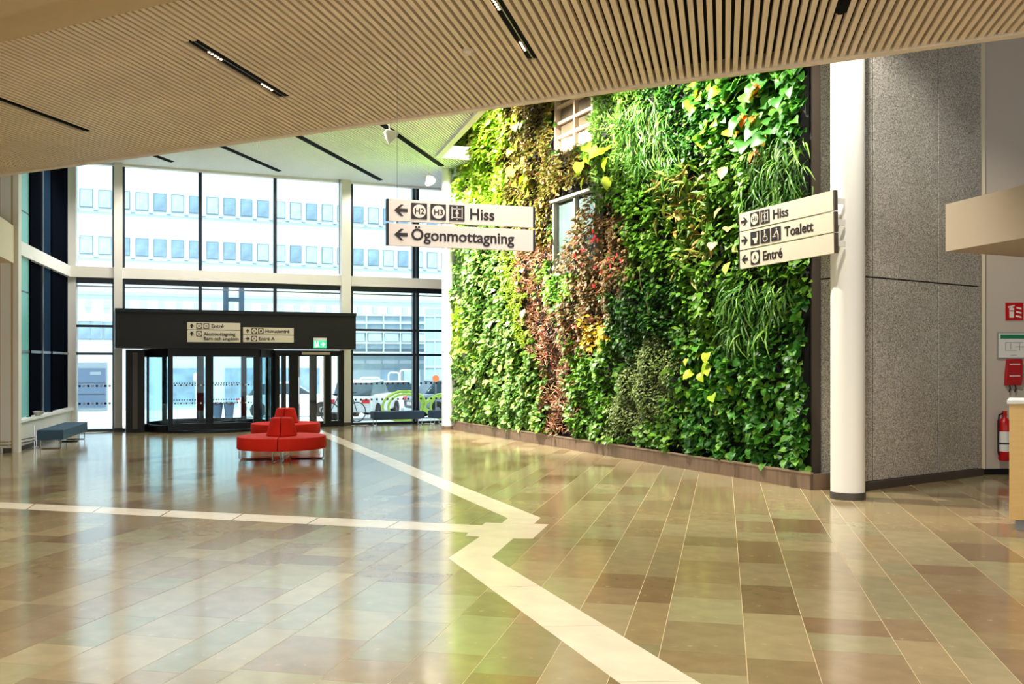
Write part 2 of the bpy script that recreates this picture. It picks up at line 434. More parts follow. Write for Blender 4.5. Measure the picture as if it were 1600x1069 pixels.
# ------------------------------------------------------------------ high white slatted ceiling and roof
ceil2 = empty('ceiling', label='high pale fine-slatted ceiling between glass front and plant wall', cat='ceiling', kind='structure')
E1 = at(684, 244, (Z2-EYE)*F/(HY-244)); E2 = at(757, 166, (Z2-EYE)*F/(HY-166)); ED = (E2-E1).normalized()
FLp = FO+FE*fa(20); FRp = FO+FE*fa(705); W1 = G0+GE*2.2+GN*.3
poly2 = [FLp, FRp, W1, E1+Vector((.9, .3, 0)), E1, E2, E1+ED*10, Vector((-13, 16.9, 0))]
p2 = [(p.x, p.y) for p in poly2]
MB().prism(p2, Z2+.05, Z2+.2).build('backing', 'white_slat_gap', ceil2)
sl = MB(); q = -19.0
def clip_line(qv):
    ts = []
    for i in range(len(p2)):
        a, b = Vector((*p2[i-1], 0)), Vector((*p2[i], 0)); da, db = a.dot(SP)-qv, b.dot(SP)-qv
        if da*db < 0: ts.append((a.lerp(b, da/(da-db))).dot(SD))
    return sorted(ts)
while q < 0:
    ts = clip_line(q)
    for i in range(0, len(ts)-1, 2):
        a, b = ts[i], ts[i+1]; w = .0215
        v = [SP*(q+s)+SD*t+Vector((0, 0, z)) for z in (Z2, Z2+.05) for s, t in ((-w, a), (w, a), (w, b), (-w, b))]
        sl.add(v, [(3, 2, 1, 0), (0, 1, 5, 4), (1, 2, 6, 5), (2, 3, 7, 6), (3, 0, 4, 7)])
    q += .075
sl.build('fine_slats', 'white_slat', ceil2, kind='stuff')
def board(a, b, w, z0, z1, m, name, parent, side=0):
    d = (b-a).normalized(); n = Vector((-d.y, d.x, 0))
    o0, o1 = (-w/2, w/2) if not side else ((0, w) if side > 0 else (-w, 0))
    return MB().prism([a+n*o0, b+n*o0, b+n*o1, a+n*o1], z0, z1).build(name, m, parent)
board(E1, E1+ED*10, .16, Z2-.06, Z2+.35, 'white_paint', 'edge_board', ceil2)
board(E1, E1+Vector((.9, .3, 0)), .12, Z2-.05, Z2+.3, 'white_paint', 'edge_board', ceil2)
for (x0, y0), (x1, y1), lb in (((345, 228), (436, 267), 'black recessed strip in the pale ceiling above the canopy lettering'),
                               ((462, 209), (594, 281), 'long black recessed strip in the pale ceiling near the right white post'),
                               ((240, 243), (268, 252.5), 'short black recessed strip in the pale ceiling at the left'),
                               ((591, 188), (690, 259), 'thick black recessed strip in the pale ceiling beside the plant wall')):
    Pe = at(x1, y1, (Z2-EYE)*F/(HY-y1)); Ps = at(x0, y0, (Z2-EYE)*F/(HY-y0)); L = max((Pe-Ps).length+1.2, 3)
    strip_light(Pe.x, Pe.y, L, Z2-.012, .085, lb, 110, dots=False)
roof = empty('ceiling', label='plain upper roof above the plant wall', cat='ceiling', kind='structure')
MB().prism([(-14.5, -7), (14, -7), (14, 26), (3, 33), (FRp.x, FRp.y+.3), (FLp.x, FLp.y+.3), (-14.5, 25)], 9.6, 9.8).build('roof_slab', 'wall_white', roof)
MB().prism([(FLp.x, FLp.y), (FRp.x, FRp.y), (FRp.x+.1, FRp.y+.25), (FLp.x, FLp.y+.25)], Z2+.2, 9.6).build('bulkhead', 'wall_white', roof)

# plant lamps: clear-globe floodlights on stems
def flood(P, aim, power, label, ztop, cone=98):
    r = empty('plant_flood_lamp', P, label=label, cat='lamp', group='flood lamps aimed at the plants')
    d = (Vector(aim)-Vector(P)).normalized(); qd = d.to_track_quat('-Z', 'Y')
    MB().tube([(0, 0, .1), (0, 0, ztop-P[2])], .02).build('stem', 'white_paint', r)
    h = MB().lathe([(.05, .12), (.09, .06), (.15, -.06), (.17, -.12), (.16, -.12), (.08, .04), (0, .05)], 20).build('reflector', 'white_paint', r, smooth=True)
    g = MB().lathe([(0, -.1), (.05, -.08), (.07, -.02), (.05, .03), (0, .04)], 16).build('bulb', 'lamp_glow', r, smooth=True)
    for o in (h, g): o.rotation_euler = qd.to_euler()
    L = bpy.data.lights.new('flood', 'SPOT'); L.energy = power; L.spot_size = math.radians(cone); L.spot_blend = .5; L.shadow_soft_size = .06; L.color = (1, .95, .84)
    o = bpy.data.objects.new('lamp_light', L); COL.objects.link(o); o.parent = r; o.location = d*.16; o.rotation_euler = qd.to_euler()
    return r
def gp(s, b, z): p = G0+GE*s+GN*b; return (p.x, p.y, z)
flood((-2.72, 21.3, 6.98), gp(4.6, .2, 4.2), 3500, 'bright clear flood lamp on the thick black strip below the pale ceiling', Z2)
flood((-2.37, 27.3, 7.15), gp(1.9, .2, 4.2), 2300, 'small flood lamp hanging by the upper left corner of the plants', Z2, 80)
flood(gp(3.4, -1.1, 9.0), gp(3.2, .2, 7.0), 520, 'unseen flood lamp added in the slot between pale ceiling and plants', 9.6, 120)  # extra lamp, added to brighten the upper left foliage
flood((4.0, 11.3, 8.5), (5.9, 15.0, 2.0), 800, 'flood lamp hidden above the slat ceiling edge, aimed at the concrete wall', 9.6, 75)
flood(gp(6.6, -3.0, 8.6), gp(7.0, .2, 2.8), 3900, 'flood lamp hidden above the slat ceiling edge, second along the plants', 9.6)
flood(gp(9.6, -3.0, 8.6), gp(10.0, .2, 2.6), 3500, 'flood lamp hidden above the slat ceiling edge, third along the plants', 9.6)
flood(gp(12.2, -3.0, 8.6), gp(12.6, .2, 2.4), 2300, 'flood lamp hidden above the slat ceiling edge, nearest the white column', 9.6)

# ------------------------------------------------------------------ walls
core = empty('wall_middle', label='grey exposed aggregate concrete wall behind plants and column', cat='wall', kind='structure')
back = [(G0+GN*.45), CORNER, C1, Vector((9, 26, 0)), Vector((2.2, 31.5, 0))]
cen = sum(back, Vector())/len(back)
MB().prism([(p+(cen-p).normalized()*.06) for p in back], 0, 9.6).build('core', 'ceil_dark', core)
def panels(a, b, cuts, zs, outn, name='concrete_panel'):
    L = (b-a).length; d = (b-a)/L
    for c_ in cuts[1:-1]:
        MB().prism([a+d*(c_*L-.011)-outn*.008, a+d*(c_*L+.011)-outn*.008, a+d*(c_*L+.011)-outn*.05, a+d*(c_*L-.011)-outn*.05], zs[0], zs[-1]).build('joint', 'soil', core)
    for i in range(len(cuts)-1):
        for j in range(len(zs)-1):
            g = .012; s0, s1 = cuts[i]*L+g, cuts[i+1]*L-g
            o = MB().prism([a+d*s0, a+d*s1, a+d*s1-outn*.09, a+d*s0-outn*.09], zs[j]+g, zs[j+1]-g).build(name, 'aggregate', core)
d2 = (C1-CORNER).normalized(); n2 = Vector((d2.y, -d2.x, 0))
def onface2(px):
    k = (px-HX)/F; s = (k*CORNER.y-CORNER.x)/(d2.x-k*d2.y); return s/(C1-CORNER).length
panels(CORNER, C1, [0, onface2(1364), onface2(1466), 1], [.12, 3.2, 9.5], n2)
panels(G0+GN*.45+GE*12.9, CORNER, [0, 1], [.0, 3.2, 9.5], -GN)
board(CORNER+n2*.02, C1+n2*.02, .06, 0, .12, 'skirt', 'skirting', core)
wr = empty('wall_right', label='off-white painted wall with fire equipment at the right', cat='wall', kind='structure')
WR0 = Vector((7.9, 16.5, 0)); WR1 = Vector((13, 16.9, 0))
board(WR0, WR1, .2, 0, 9.6, 'wall_white', 'plaster', wr)
board(WR0+Vector((.05, -.12, 0)), WR1-Vector((0, .12, 0)), .03, 0, .1, 'black_metal', 'skirting', wr)
board(WR0+Vector((.04, -.13, 0)), WR0+Vector((.16, -.12, 0)), .05, .1, 9.6, 'cream_paint', 'corner_trim', wr)
MB().box(13, 13.2, -7, 17, 0, 9.6).build('side_plaster', 'wall_white', wr)

# left glazed wall
LA = Vector((-10.62, 20.45, 0)); LB = Vector((-12.17, 26.46, 0)); LL = (LB-LA).length; LE = (LB-LA)/LL; LANG = math.atan2(LE.y, LE.x)
def ls(px): k = (px-HX)/F; return (k*LA.y-LA.x)/(LE.x-k*LE.y)
wl = empty('wall_left', LA, LANG, label='white framed left wall with low white plinth', cat='wall', kind='structure')   # local y points away from the hall
MB().box(.1, LL, -.02, .22, 0, .62).build('plinth', 'white_paint', wl)
MB().box(.05, LL, -.10, .22, .62, .67).build('sill', 'white_paint', wl)
MB().box(.1, LL, -.05, -.0, 0, .09).build('skirting', 'skirt', wl)
MB().box(-.02, .24, -.1, .25, 0, 9.6).build('post', 'post_white', wl)
MB().box(LL-.02, LL+.3, -.14, .25, 0, Z2+.2).build('post', 'white_paint', wl)
MB().box(.24, LL, -.02, .2, 4.28, 4.58).build('beam', 'white_paint', wl)
MB().box(.1, LL+.3, -.05, .25, Z2, 9.6).build('bulkhead', 'wall_white', wl)
w4 = empty('window_4', LA+LE*.0, LANG, label='tall dark side window above the white plinth at the left', cat='window', kind='structure')
xs = [.24, ls(50), ls(69), ls(83.5), LL-.02]
for i, m in enumerate(('teal_panel', 'navy_panel', 'navy_panel2', 'navy_panel')):
    for z0, z1 in ((.69, 4.27), (4.59, Z2)):
        MB().box(xs[i]+.02, xs[i+1]-.02, .06, .09, z0, z1).build('pane', m, w4)
for i in (1, 2, 3):
    MB().box(xs[i]-(.02 if i == 2 else .03), xs[i]+(.02 if i == 2 else .03), .02, .12, .67, Z2).build('mullion', 'steel' if i == 2 else 'navy_panel', w4)
MB().box(.24, LL-.02, .04, .11, 2.14, 2.2).build('transom', 'steel', w4)
for z in (3.5, 5.3, 6.3): MB().box(.24, xs[1], .05, .1, z, z+.03).build('transom', 'frame_dark', w4)

wlf = empty('wall_front_left', label='beige wall end with a pale bulkhead at the left edge', cat='wall', kind='structure')
MB().box(-13.5, -10.62, 20.42, 20.75, 0, 4.1).build('lower_wall', 'beige_wall', wlf)
MB().box(-13.5, -10.62, 20.42, 20.75, 4.1, 9.6).build('upper_wall', 'wood_panel', wlf)
MB().box(-13.5, -10.64, 20.38, 20.42, 0, .1).build('skirting', 'skirt', wlf)
MB().prism([(-10.59, 20.42), (-10.05, 18.7), (-9.4, 16.6), (-13, 16.0), (-13, 20.42)], 4.03, 4.82).build('bulkhead', 'cream_paint', wlf)
MB().box(-14.5, -14.3, -7, 20.6, 0, 9.6).build('side_wall', 'cream_paint', wlf)
# heating pipe along the plinth
hp = empty('heating_pipe', LA+Vector((0, 0, 0)), 0, label='thin chrome twin heating pipe along the left plinth', cat='pipe')
for z in (.17, .24): MB().tube([(-.9, -.12, z), (-.02, -.18, z), LE*1.2+Vector((.18, -.02, z))], .012).build('pipe', 'chrome', hp)
MB().tube([LE*1.2+Vector((.18, -.02, 0)), LE*1.2+Vector((.18, -.02, .5))], .012).build('riser', 'chrome', hp)

# ------------------------------------------------------------------ glass front
wb = empty('wall_back', FO, FANG, label='tall glazed entrance front with white posts and beam', cat='wall', kind='structure')
def fbox(parent, name, m, px0, px1, z0, z1, b0, b1, **k): return MB().box(fa(px0, b0), fa(px1, b0), b0, b1, z0, z1).build(name, m, parent, **k)
fbox(wb, 'post', 'post_white', 178, 191.5, 0, Z2, -.26, -.02)
fbox(wb, 'post', 'post_white', 534, 548.5, 0, Z2, -.26, -.02)
fbox(wb, 'post_base', 'skirt', 177.6, 192, 0, .1, -.275, -.02)
fbox(wb, 'post_base', 'skirt', 533.6, 549, 0, .1, -.275, -.02)
fbox(wb, 'beam', 'post_white', 108, 178, 4.28, 4.58, -.16, .02); fbox(wb, 'beam', 'post_white', 192, 534, 4.28, 4.58, -.16, .02); fbox(wb, 'beam', 'post_white', 549, 706, 4.28, 4.58, -.16, .02)
fbox(wb, 'sill', 'frame_dark', 112, 196, 0, .07, -.05, .12); fbox(wb, 'sill', 'frame_dark', 549, 706, 0, .07, -.05, .12)
fbox(wb, 'head', 'white_paint', 104, 706, Z2-.06, Z2+.02, -.1, .1)
MB().tube([(fa(533)-.1, -.2, 4.62), (fa(533)-.1, -.2, Z2)], .02).build('blind_rail', 'steel', wb)
fbox(wb, 'post', 'wall_white', 700, 770, 0, 9.6, .0, .2)
def bay(name, label, px0, px1, mulls, zlow, trans, tl=()):
    w = empty(name, FO, FANG, label=label, cat='window', kind='structure')
    a0, a1 = fa(px0), fa(px1); ms = [fa(p) for p in mulls]
    for z0, z1, lo in ((4.58, Z2-.06, False), (zlow, 4.28, True)):
        MB().box(a0, a0+.07, .0, .12, z0, z1).build('jamb', 'frame_dark', w); MB().box(a1-.05, a1, .0, .12, z0, z1).build('jamb', 'frame_dark', w)
        for m in ms: MB().box(m-.045, m+.045, -.02, .12, z0, z1).build('mullion', 'frame_dark', w)
        if lo:
            MB().box(a0+.07, a1-.05, .0, .12, 4.13, 4.28).build('head_rail', 'frame_dark', w)
            MB().box(a0+.07, a1-.05, .02, .1, 4.03, 4.07).build('blind_edge', 'steel', w)
        ed = [a0+.07]+ms+[a1-.05]; zz = [z0]+(list(trans) if lo else [])+[z1 if not lo else 4.13]
        for i in range(len(ed)-1):
            g0 = ed[i]+(.045 if i else 0); g1 = ed[i+1]-(.045 if i+1 < len(ed)-1 else 0)
            if lo:
                for tz in trans: MB().box(g0, g1, -.01, .1, tz-.035, tz+.035).build('transom', 'frame_dark', w)
            for j in range(len(zz)-1):
                e0 = .035 if lo and j else 0; e1 = .035 if lo and j < len(zz)-2 else 0
                MB().box(g0, g1, .05, .062, zz[j]+e0, zz[j+1]-e1).build('pane', 'pane', w)
            if lo and zlow < .5:                               # safety dots on the lowest pane
                for zd in (1.27, .78):
                    for c, off, mt in ((('sign_ink', 0, 0), ('label_white', .11, 1)) if px1 < 400 else (('sign_ink', 0, 0),)):
                        mb = MB(); x = g0+.08+off
                        while x < g1-.04: mb.box(x-.03, x+.03, .04, .046, zd-.03, zd+.03); x += (.22 if px1 < 400 else .17)
                        if mb.v: mb.build('safety_dots', c, w, kind='stuff')
    return w
bay('window_1', 'narrow glazed bay between the corner post and the left white post', 115, 178.5, [], .07, (2.17, 2.94))
bay('window_2', 'wide glazed bay above the black entrance canopy', 191, 534.5, [313, 430], 3.36, ())
bay('window_3', 'right glazed bay between the white post and plant wall', 548.5, 705, [647, 652.5], .07, (2.17, 2.94))

# round white column at the plants' left end
rc = empty('white_column', at(699, 600, 27.7).to_2d().to_3d(), label='sunlit white column at the far left end of the plants', cat='column')
MB().lathe([(.16, .1), (.16, Z2)], 28).build('shaft', 'white_paint', rc, smooth=True)
MB().lathe([(.17, 0), (.17, .1), (.15, .1)], 28).build('base', 'planter_steel', rc, smooth=True)
cc = fl(1324.5, 782.5); cc.y += .23; cc.x = (1324.5-HX)/F*cc.y
bc = empty('white_column', cc, label='large round white column beside the concrete wall', cat='column')
MB().lathe([(.232, .1), (.232, 9.6)], 48).build('shaft', 'white_paint', bc, smooth=True)
MB().lathe([(.242, 0), (.242, .1), (.22, .1)], 48).build('base', 'skirt', bc, smooth=True)

# ------------------------------------------------------------------ entrance canopy and doors
CB = -1.5
can = empty('entrance_canopy', FO, FANG, label='long black entrance canopy box over the revolving door', cat='canopy')
fbox(can, 'fascia', 'black_panel', 180, 556, 2.31, 3.28, CB, CB+.1)
fbox(can, 'cap', 'black_metal', 179.5, 557, 3.28, 3.37, CB-.04, .9)
MB().box(fa(180, CB), fa(556, CB), CB+.1, -.1, 2.31, 2.35).build('soffit', 'white_paint', can)
MB().box(fa(180, CB), fa(180, CB)+.05, CB+.1, -.27, 2.36, 3.28).build('side_panel', 'black_panel', can)
MB().box(fa(556, CB)-.05, fa(556, CB), CB+.1, -.27, 2.36, 3.28).build('side_panel', 'black_panel', can)
oc = empty('outer_canopy', FO, FANG, label='black outer entrance roof behind the glass, carrying the letter H', cat='canopy')
MB().box(fa(192), fa(534), .95, 2.6, 2.36, 3.36).build('box', 'black_panel', oc)
hs = empty('letter_sign', FO, FANG, label='blue-grey standing letter H on the outer entrance roof', cat='sign')
a0, a1 = fa(348.5, 1.5), fa(381, 1.5); zt = fz(360, 450, 1.5); ww = (a1-a0)*.24
MB().box(a0, a0+ww, 1.4, 1.55, 3.37, zt).build('upright', 'h_blue', hs); MB().box(a1-ww, a1, 1.4, 1.55, 3.37, zt).build('upright', 'h_blue', hs)
MB().box(a0+ww, a1-ww, 1.4, 1.55, zt-.42, zt-.3).build('crossbar', 'h_blue', hs)

rd = empty('door_1', FO, FANG, label='black framed revolving glass door under the canopy', cat='door', kind='structure')
ac = fa(326, -.5); R = 1.72
FB = -1.28                                          # chord plane of the drum front
pa = [fa(262, FB), fa(270, FB), fa(321, FB), fa(333, FB), fa(396, FB), fa(405, FB)]
for s in (-1, 1):
    FBs = FB if s < 0 else 1.3
    for i in (0, 2, 4): MB().box(pa[i], pa[i+1], FBs-.05, FBs+.05, .24, 2.1).build('stile', 'black_metal', rd)
    MB().box(pa[0], pa[5], FBs-.06, FBs+.06, .06, .24).build('bottom_rail', 'black_metal', rd)
    MB().box(pa[0], pa[5], FBs-.06, FBs+.06, 2.1, 2.3).build('top_rail', 'black_metal', rd)
    for i in (1, 3): MB().box(pa[i], pa[i+1], FBs-.008, FBs+.008, .24, 2.1).build('pane', 'pane', rd)
    for zd in (1.3, .8):
        for c, off in (('sign_ink', 0), ('label_white', .075)):
            mb = MB()
            for i in (1, 3):
                x = pa[i]+.06+off
                while x < pa[i+1]-.03: mb.box(x-.02, x+.02, FBs-.014, FBs-.008, zd-.02, zd+.02); x += .15
            mb.build('safety_dots', c, rd, kind='stuff')
cx = (pa[0]+pa[5])/2; hw = (pa[5]-pa[0])/2
for sgn in (-1, 1):
    th = math.atan2(1.28, hw); Rr = math.hypot(1.28, hw)
    a_0, a_1 = (math.pi-th, math.pi+th) if sgn < 0 else (-th, th)
    for r0, r1, z0, z1, nm, m in ((Rr-.05, Rr+.05, .0, .2, 'drum_base', 'black_metal'), (Rr-.05, Rr+.05, 2.08, 2.3, 'drum_head', 'black_metal'), (Rr-.01, Rr+.01, .2, 2.08, 'curved_pane', 'pane_drum')):
        MB().lathe([(r0, z0), (r1, z0), (r1, z1), (r0, z1), (r0, z0)], 20, (cx, 0), a_0, a_1).build(nm, m, rd, smooth=True)
    for f in (.36, .68):
        a = a_0+(a_1-a_0)*(f if sgn < 0 else 1-f)
        MB().tube([(cx+Rr*math.cos(a), Rr*math.sin(a), .2), (cx+Rr*math.cos(a), Rr*math.sin(a), 2.08)], .03).build('stile', 'black_metal', rd)
MB().lathe([(0, 2.3), (math.hypot(1.28, hw)+.04, 2.3), (math.hypot(1.28, hw)+.04, 2.305), (0, 2.305)], 40, (cx, 0)).build('drum_roof', 'black_metal', rd)
MB().lathe([(math.hypot(1.28, hw)-.08, .0), (math.hypot(1.28, hw)+.1, .0), (math.hypot(1.28, hw)+.1, .05), (math.hypot(1.28, hw)-.08, .05)], 40, (cx, 0)).build('threshold_ring', 'black_metal', rd)
MB().tube([(cx, 0, .0), (cx, 0, 2.3)], .06).build('centre_post', 'black_metal', rd)
for ang in (35, 215):
    d = Vector((math.cos(math.radians(ang)), math.sin(math.radians(ang)), 0)); e = d*(Rr-.12)
    for z0, z1 in ((.06, .2), (2.1, 2.24)):
        n = Vector((-d.y, d.x, 0))*.025
        MB().prism([d*.08+n+Vector((cx, 0, 0)), e+n+Vector((cx, 0, 0)), e-n+Vector((cx, 0, 0)), d*.08-n+Vector((cx, 0, 0))], z0, z1).build('wing_rail', 'black_metal', rd)
    n = Vector((-d.y, d.x, 0))*.008
    MB().prism([d*.08+n+Vector((cx, 0, 0)), e+n+Vector((cx, 0, 0)), e-n+Vector((cx, 0, 0)), d*.08-n+Vector((cx, 0, 0))], .2, 2.1).build('wing_pane', 'pane', rd)
# black side screen left of the drum
ss = empty('side_screen', FO, FANG, label='black narrow screen wall left of the revolving door', cat='screen')
MB().box(fa(197, -.9), fa(226, -.9), -.9, -.3, 0, 2.28).build('panel', 'black_panel', ss)
MB().box(fa(207, -.92), fa(215, -.92), -.92, -.9, .1, 2.2).build('slot', 'skirt', ss)
# right side: swing door with side lights
sd = empty('door_2', FO, FANG, label='black framed glass swing door right of the revolving door', cat='door', kind='structure')
DB = -.38
for p0, p1 in ((430, 437), (452, 466), (508, 518), (529, 537.5)): fbox(sd, 'stile', 'black_panel', p0, p1, 0, 2.29, DB, DB+.16)
for p0, p1 in ((437, 452), (466, 508), (518, 529)):
    MB().box(fa(p0, DB), fa(p1, DB), DB+.02, DB+.14, 2.12, 2.29).build('top_rail', 'black_panel', sd)
    MB().box(fa(p0, DB), fa(p1, DB), DB+.02, DB+.14, 0, .16).build('bottom_rail', 'black_panel', sd)
    MB().box(fa(p0, DB), fa(p1, DB), DB+.07, DB+.082, .16, 2.12).build('pane', 'pane', sd)
for p0, p1 in ((466, 468.5), (505.5, 508)): MB().box(fa(p0, DB-.03), fa(p1, DB-.03), DB-.03, DB, .1, 2.12).build('leaf_edge', 'steel', sd)
MB().box(fa(484, .9), fa(495, .9), .9, .98, 0, 2.29).build('outer_stile', 'black_panel', sd); MB().box(fa(440, .9), fa(447, .9), .9, .98, 0, 2.29).build('outer_stile', 'black_panel', sd)
MB().box(fa(472, DB-.1), fa(516, DB-.1), DB-.1, DB-.02, 2.16, 2.24).build('door_closer', 'sign_cream', sd)
MB().tube([(fa(467, DB-.06), DB-.07, .7), (fa(467, DB-.06), DB-.07, 1.5)], .018).build('handle', 'chrome', sd)
# slanted glazed return between drum and swing door
Pq0 = Vector((pa[5], FB+.1, 0)); Pq1 = Vector((fa(430, DB), DB+.08, 0)); dq = (Pq1-Pq0).normalized(); nq = Vector((-dq.y, dq.x, 0))
for f0, f1, m, nm in ((0, .12, 'black_metal', 'stile'), (.5, .6, 'black_metal', 'stile'), (.9, 1, 'black_metal', 'stile')):
    MB().prism([Pq0.lerp(Pq1, f0)+nq*.05, Pq0.lerp(Pq1, f1)+nq*.05, Pq0.lerp(Pq1, f1)-nq*.05, Pq0.lerp(Pq1, f0)-nq*.05], 0, 2.29).build(nm, m, sd)
for f0, f1 in ((.12, .5), (.6, .9)):
    MB().prism([Pq0.lerp(Pq1, f0)+nq*.01, Pq0.lerp(Pq1, f1)+nq*.01, Pq0.lerp(Pq1, f1)-nq*.01, Pq0.lerp(Pq1, f0)-nq*.01], .12, 2.15).build('pane', 'pane_drum', sd)
    for z0, z1 in ((0, .12), (2.15, 2.29)):
        MB().prism([Pq0.lerp(Pq1, f0)+nq*.04, Pq0.lerp(Pq1, f1)+nq*.04, Pq0.lerp(Pq1, f1)-nq*.04, Pq0.lerp(Pq1, f0)-nq*.04], z0, z1).build('rail', 'black_metal', sd)

# ------------------------------------------------------------------ signs
def letter(parent, txt, size, x, z, m='sign_ink', y=-.004, name='lettering'):
    me = text_mesh(txt, size); o = link(name, me, parent, m); o.location = (x, y, z); o.rotation_euler = (math.pi/2, 0, 0); return o
def plate(parent, poly, m, name, y=-.004, t=.003):
    return MB().prism_y(poly, y-t, y).build(name, m, parent)
def rot_poly(poly, ang, cx, cz, s):
    c, n = math.cos(ang), math.sin(ang); return [(cx+s*(x*c-z*n), cz+s*(x*n+z*c)) for x, z in poly]
ARROW = [(-.5, 0), (-.02, .42), (.2, .42), (-.12, .13), (.5, .13), (.5, -.13), (-.12, -.13), (.2, -.42), (-.02, -.42)]
def arrow(parent, cx, cz, s, ang=0): return plate(parent, rot_poly(ARROW, ang, cx, cz, s), 'sign_ink', 'arrow')
def disc(cx, cz, r, n=28): return [(cx+r*math.cos(2*math.pi*i/n), cz+r*math.sin(2*math.pi*i/n)) for i in range(n)]
def sq(cx, cz, s): return [(cx-s/2, cz-s/2), (cx+s/2, cz-s/2), (cx+s/2, cz+s/2), (cx-s/2, cz+s/2)]
def rect(x0, x1, z0, z1): return [(x0, z0), (x1, z0), (x1, z1), (x0, z1)]
def badge(parent, cx, cz, s, txt, face='sign_face'):
    p = plate(parent, sq(cx, cz, s), 'sign_ink', 'badge')
    plate(p, disc(cx, cz, s*.42), face, 'badge_disc', -.0072, .001)
    me = text_mesh(txt, s*.52); w = max(v.co.x for v in me.vertices); h = max(v.co.y for v in me.vertices)
    o = link('lettering', me, p, 'sign_ink'); o.location = (cx-w/2, -.0095, cz-h/2); o.rotation_euler = (math.pi/2, 0, 0)
def lift_icon(parent, cx, cz, s, face='sign_face'):
    p = plate(parent, sq(cx, cz, s), 'sign_ink', 'pictogram')
    y = -.0072
    for poly in (rect(cx-.36*s, cx-.31*s, cz-.38*s, cz+.38*s), rect(cx+.31*s, cx+.36*s, cz-.38*s, cz+.38*s), rect(cx-.26*s, cx+.26*s, cz+.25*s, cz+.29*s), rect(cx-.26*s, cx+.26*s, cz-.31*s, cz-.27*s),
                 disc(cx, cz+.15*s, .05*s, 12), rect(cx-.05*s, cx+.05*s, cz-.08*s, cz+.09*s), rect(cx-.05*s, cx-.015*s, cz-.25*s, cz-.08*s), rect(cx+.015*s, cx+.05*s, cz-.25*s, cz-.08*s),
                 [(cx-.08*s, cz+.08*s), (cx-.05*s, cz+.08*s), (cx-.1*s, cz-.06*s), (cx-.13*s, cz-.06*s)], [(cx+.05*s, cz+.08*s), (cx+.08*s, cz+.08*s), (cx+.13*s, cz-.06*s), (cx+.1*s, cz-.06*s)],
                 [(cx-.05*s, cz+.36*s), (cx+.05*s, cz+.36*s), (cx, cz+.44*s)], [(cx-.05*s, cz-.38*s), (cx, cz-.45*s), (cx+.05*s, cz-.38*s)]):
        plate(p, poly, face, 'pictogram_mark', y, .001)
# hanging sign
sl0 = at(604, 312, 10.2); sr0 = at(836, 322, 10.75)
s1 = empty('hanging_sign', (sl0.x, sl0.y, 0), math.atan2(sr0.y-sl0.y, sr0.x-sl0.x), label='hanging two-board sign reading Hiss and Ögonmottagning', cat='sign')
SW = math.hypot(sr0.x-sl0.x, sr0.y-sl0.y)
ZT = 3.652
for z0, z1 in ((ZT-.232, ZT), (ZT-.495, ZT-.258)):
    b = MB().box(0.024, SW-.024, 0, .05, z0, z1).build('board', 'sign_face', s1)
    for x0, x1 in ((0, .024), (SW-.024, SW)): MB().box(x0, x1, -.004, .054, z0, z1).build('end_cap', 'frame_dark', s1)
for x in (.12, SW-.12):
    MB().tube([(x, .025, ZT), (x, .025, Z1)], .002, 6).build('wire', 'steel', s1)
    MB().box(x-.01, x+.01, .02, .03, ZT-.258, ZT-.232).build('link', 'steel', s1)
zc = ZT-.116; arrow(s1, .155, zc, .145); badge(s1, .355, zc, .172, 'H2'); badge(s1, .565, zc, .172, 'H3'); lift_icon(s1, .775, zc, .172)
letter(s1, 'Hiss', .17, .915, zc-.058)
zc = ZT-.376; arrow(s1, .155, zc, .145); letter(s1, 'Ögonmottagning', .172, .265, zc-.05)
# three-board sign at the column
a_ = at(1154, 336.8, 15.0); b_ = at(1304, 292.3, 13.15); SW = math.hypot(b_.x-a_.x, b_.y-a_.y)
s2 = empty('column_sign', (a_.x, a_.y, 4.235), math.atan2(b_.y-a_.y, b_.x-a_.x), label='three-board sign by the white column reading Hiss, Toalett and Entré', cat='sign')
s2.rotation_euler = Matrix.Rotation(math.atan2(b_.y-a_.y, b_.x-a_.x), 4, 'Z').to_euler()
s2.rotation_euler = (Matrix.Rotation(math.atan2(b_.y-a_.y, b_.x-a_.x), 4, 'Z') @ Matrix.Rotation(math.radians(-1.2), 4, 'Y')).to_euler()
hb = .276
zs = [(-hb, 0), (-2*hb-.018, -hb-.018), (-3*hb-.036, -2*hb-.036)]
for z0, z1 in zs:
    MB().box(0.02, SW-.025, 0, .05, z0, z1).build('board', 'sign_cream', s2)
    for x0, x1 in ((0, .02), (SW-.025, SW)): MB().box(x0, x1, -.004, .054, z0, z1).build('end_cap', 'frame_brown', s2)
    MB().box(SW-.05, SW-.03, .05, .22, z0+.1, z1-.1).build('bracket', 'white_paint', s2)
for x in (.1, SW-.15):
    MB().box(x-.02, x+.02, .02, .035, -hb-.018, -hb).build('link', 'sign_face', s2); MB().box(x-.02, x+.02, .02, .035, -2*hb-.036, -2*hb-.018).build('link', 'sign_face', s2)
BS = .205
zc = -hb/2; arrow(s2, .14, zc, .15, math.pi); badge(s2, .385, zc, BS, 'H1', 'sign_cream'); lift_icon(s2, .62, zc, BS, 'sign_cream'); letter(s2, 'Hiss', .2, .79, zc-.068)
zc -= hb+.018; arrow(s2, .14, zc, .15, math.pi); letter(s2, 'Toalett', .2, 1.04, zc-.068)
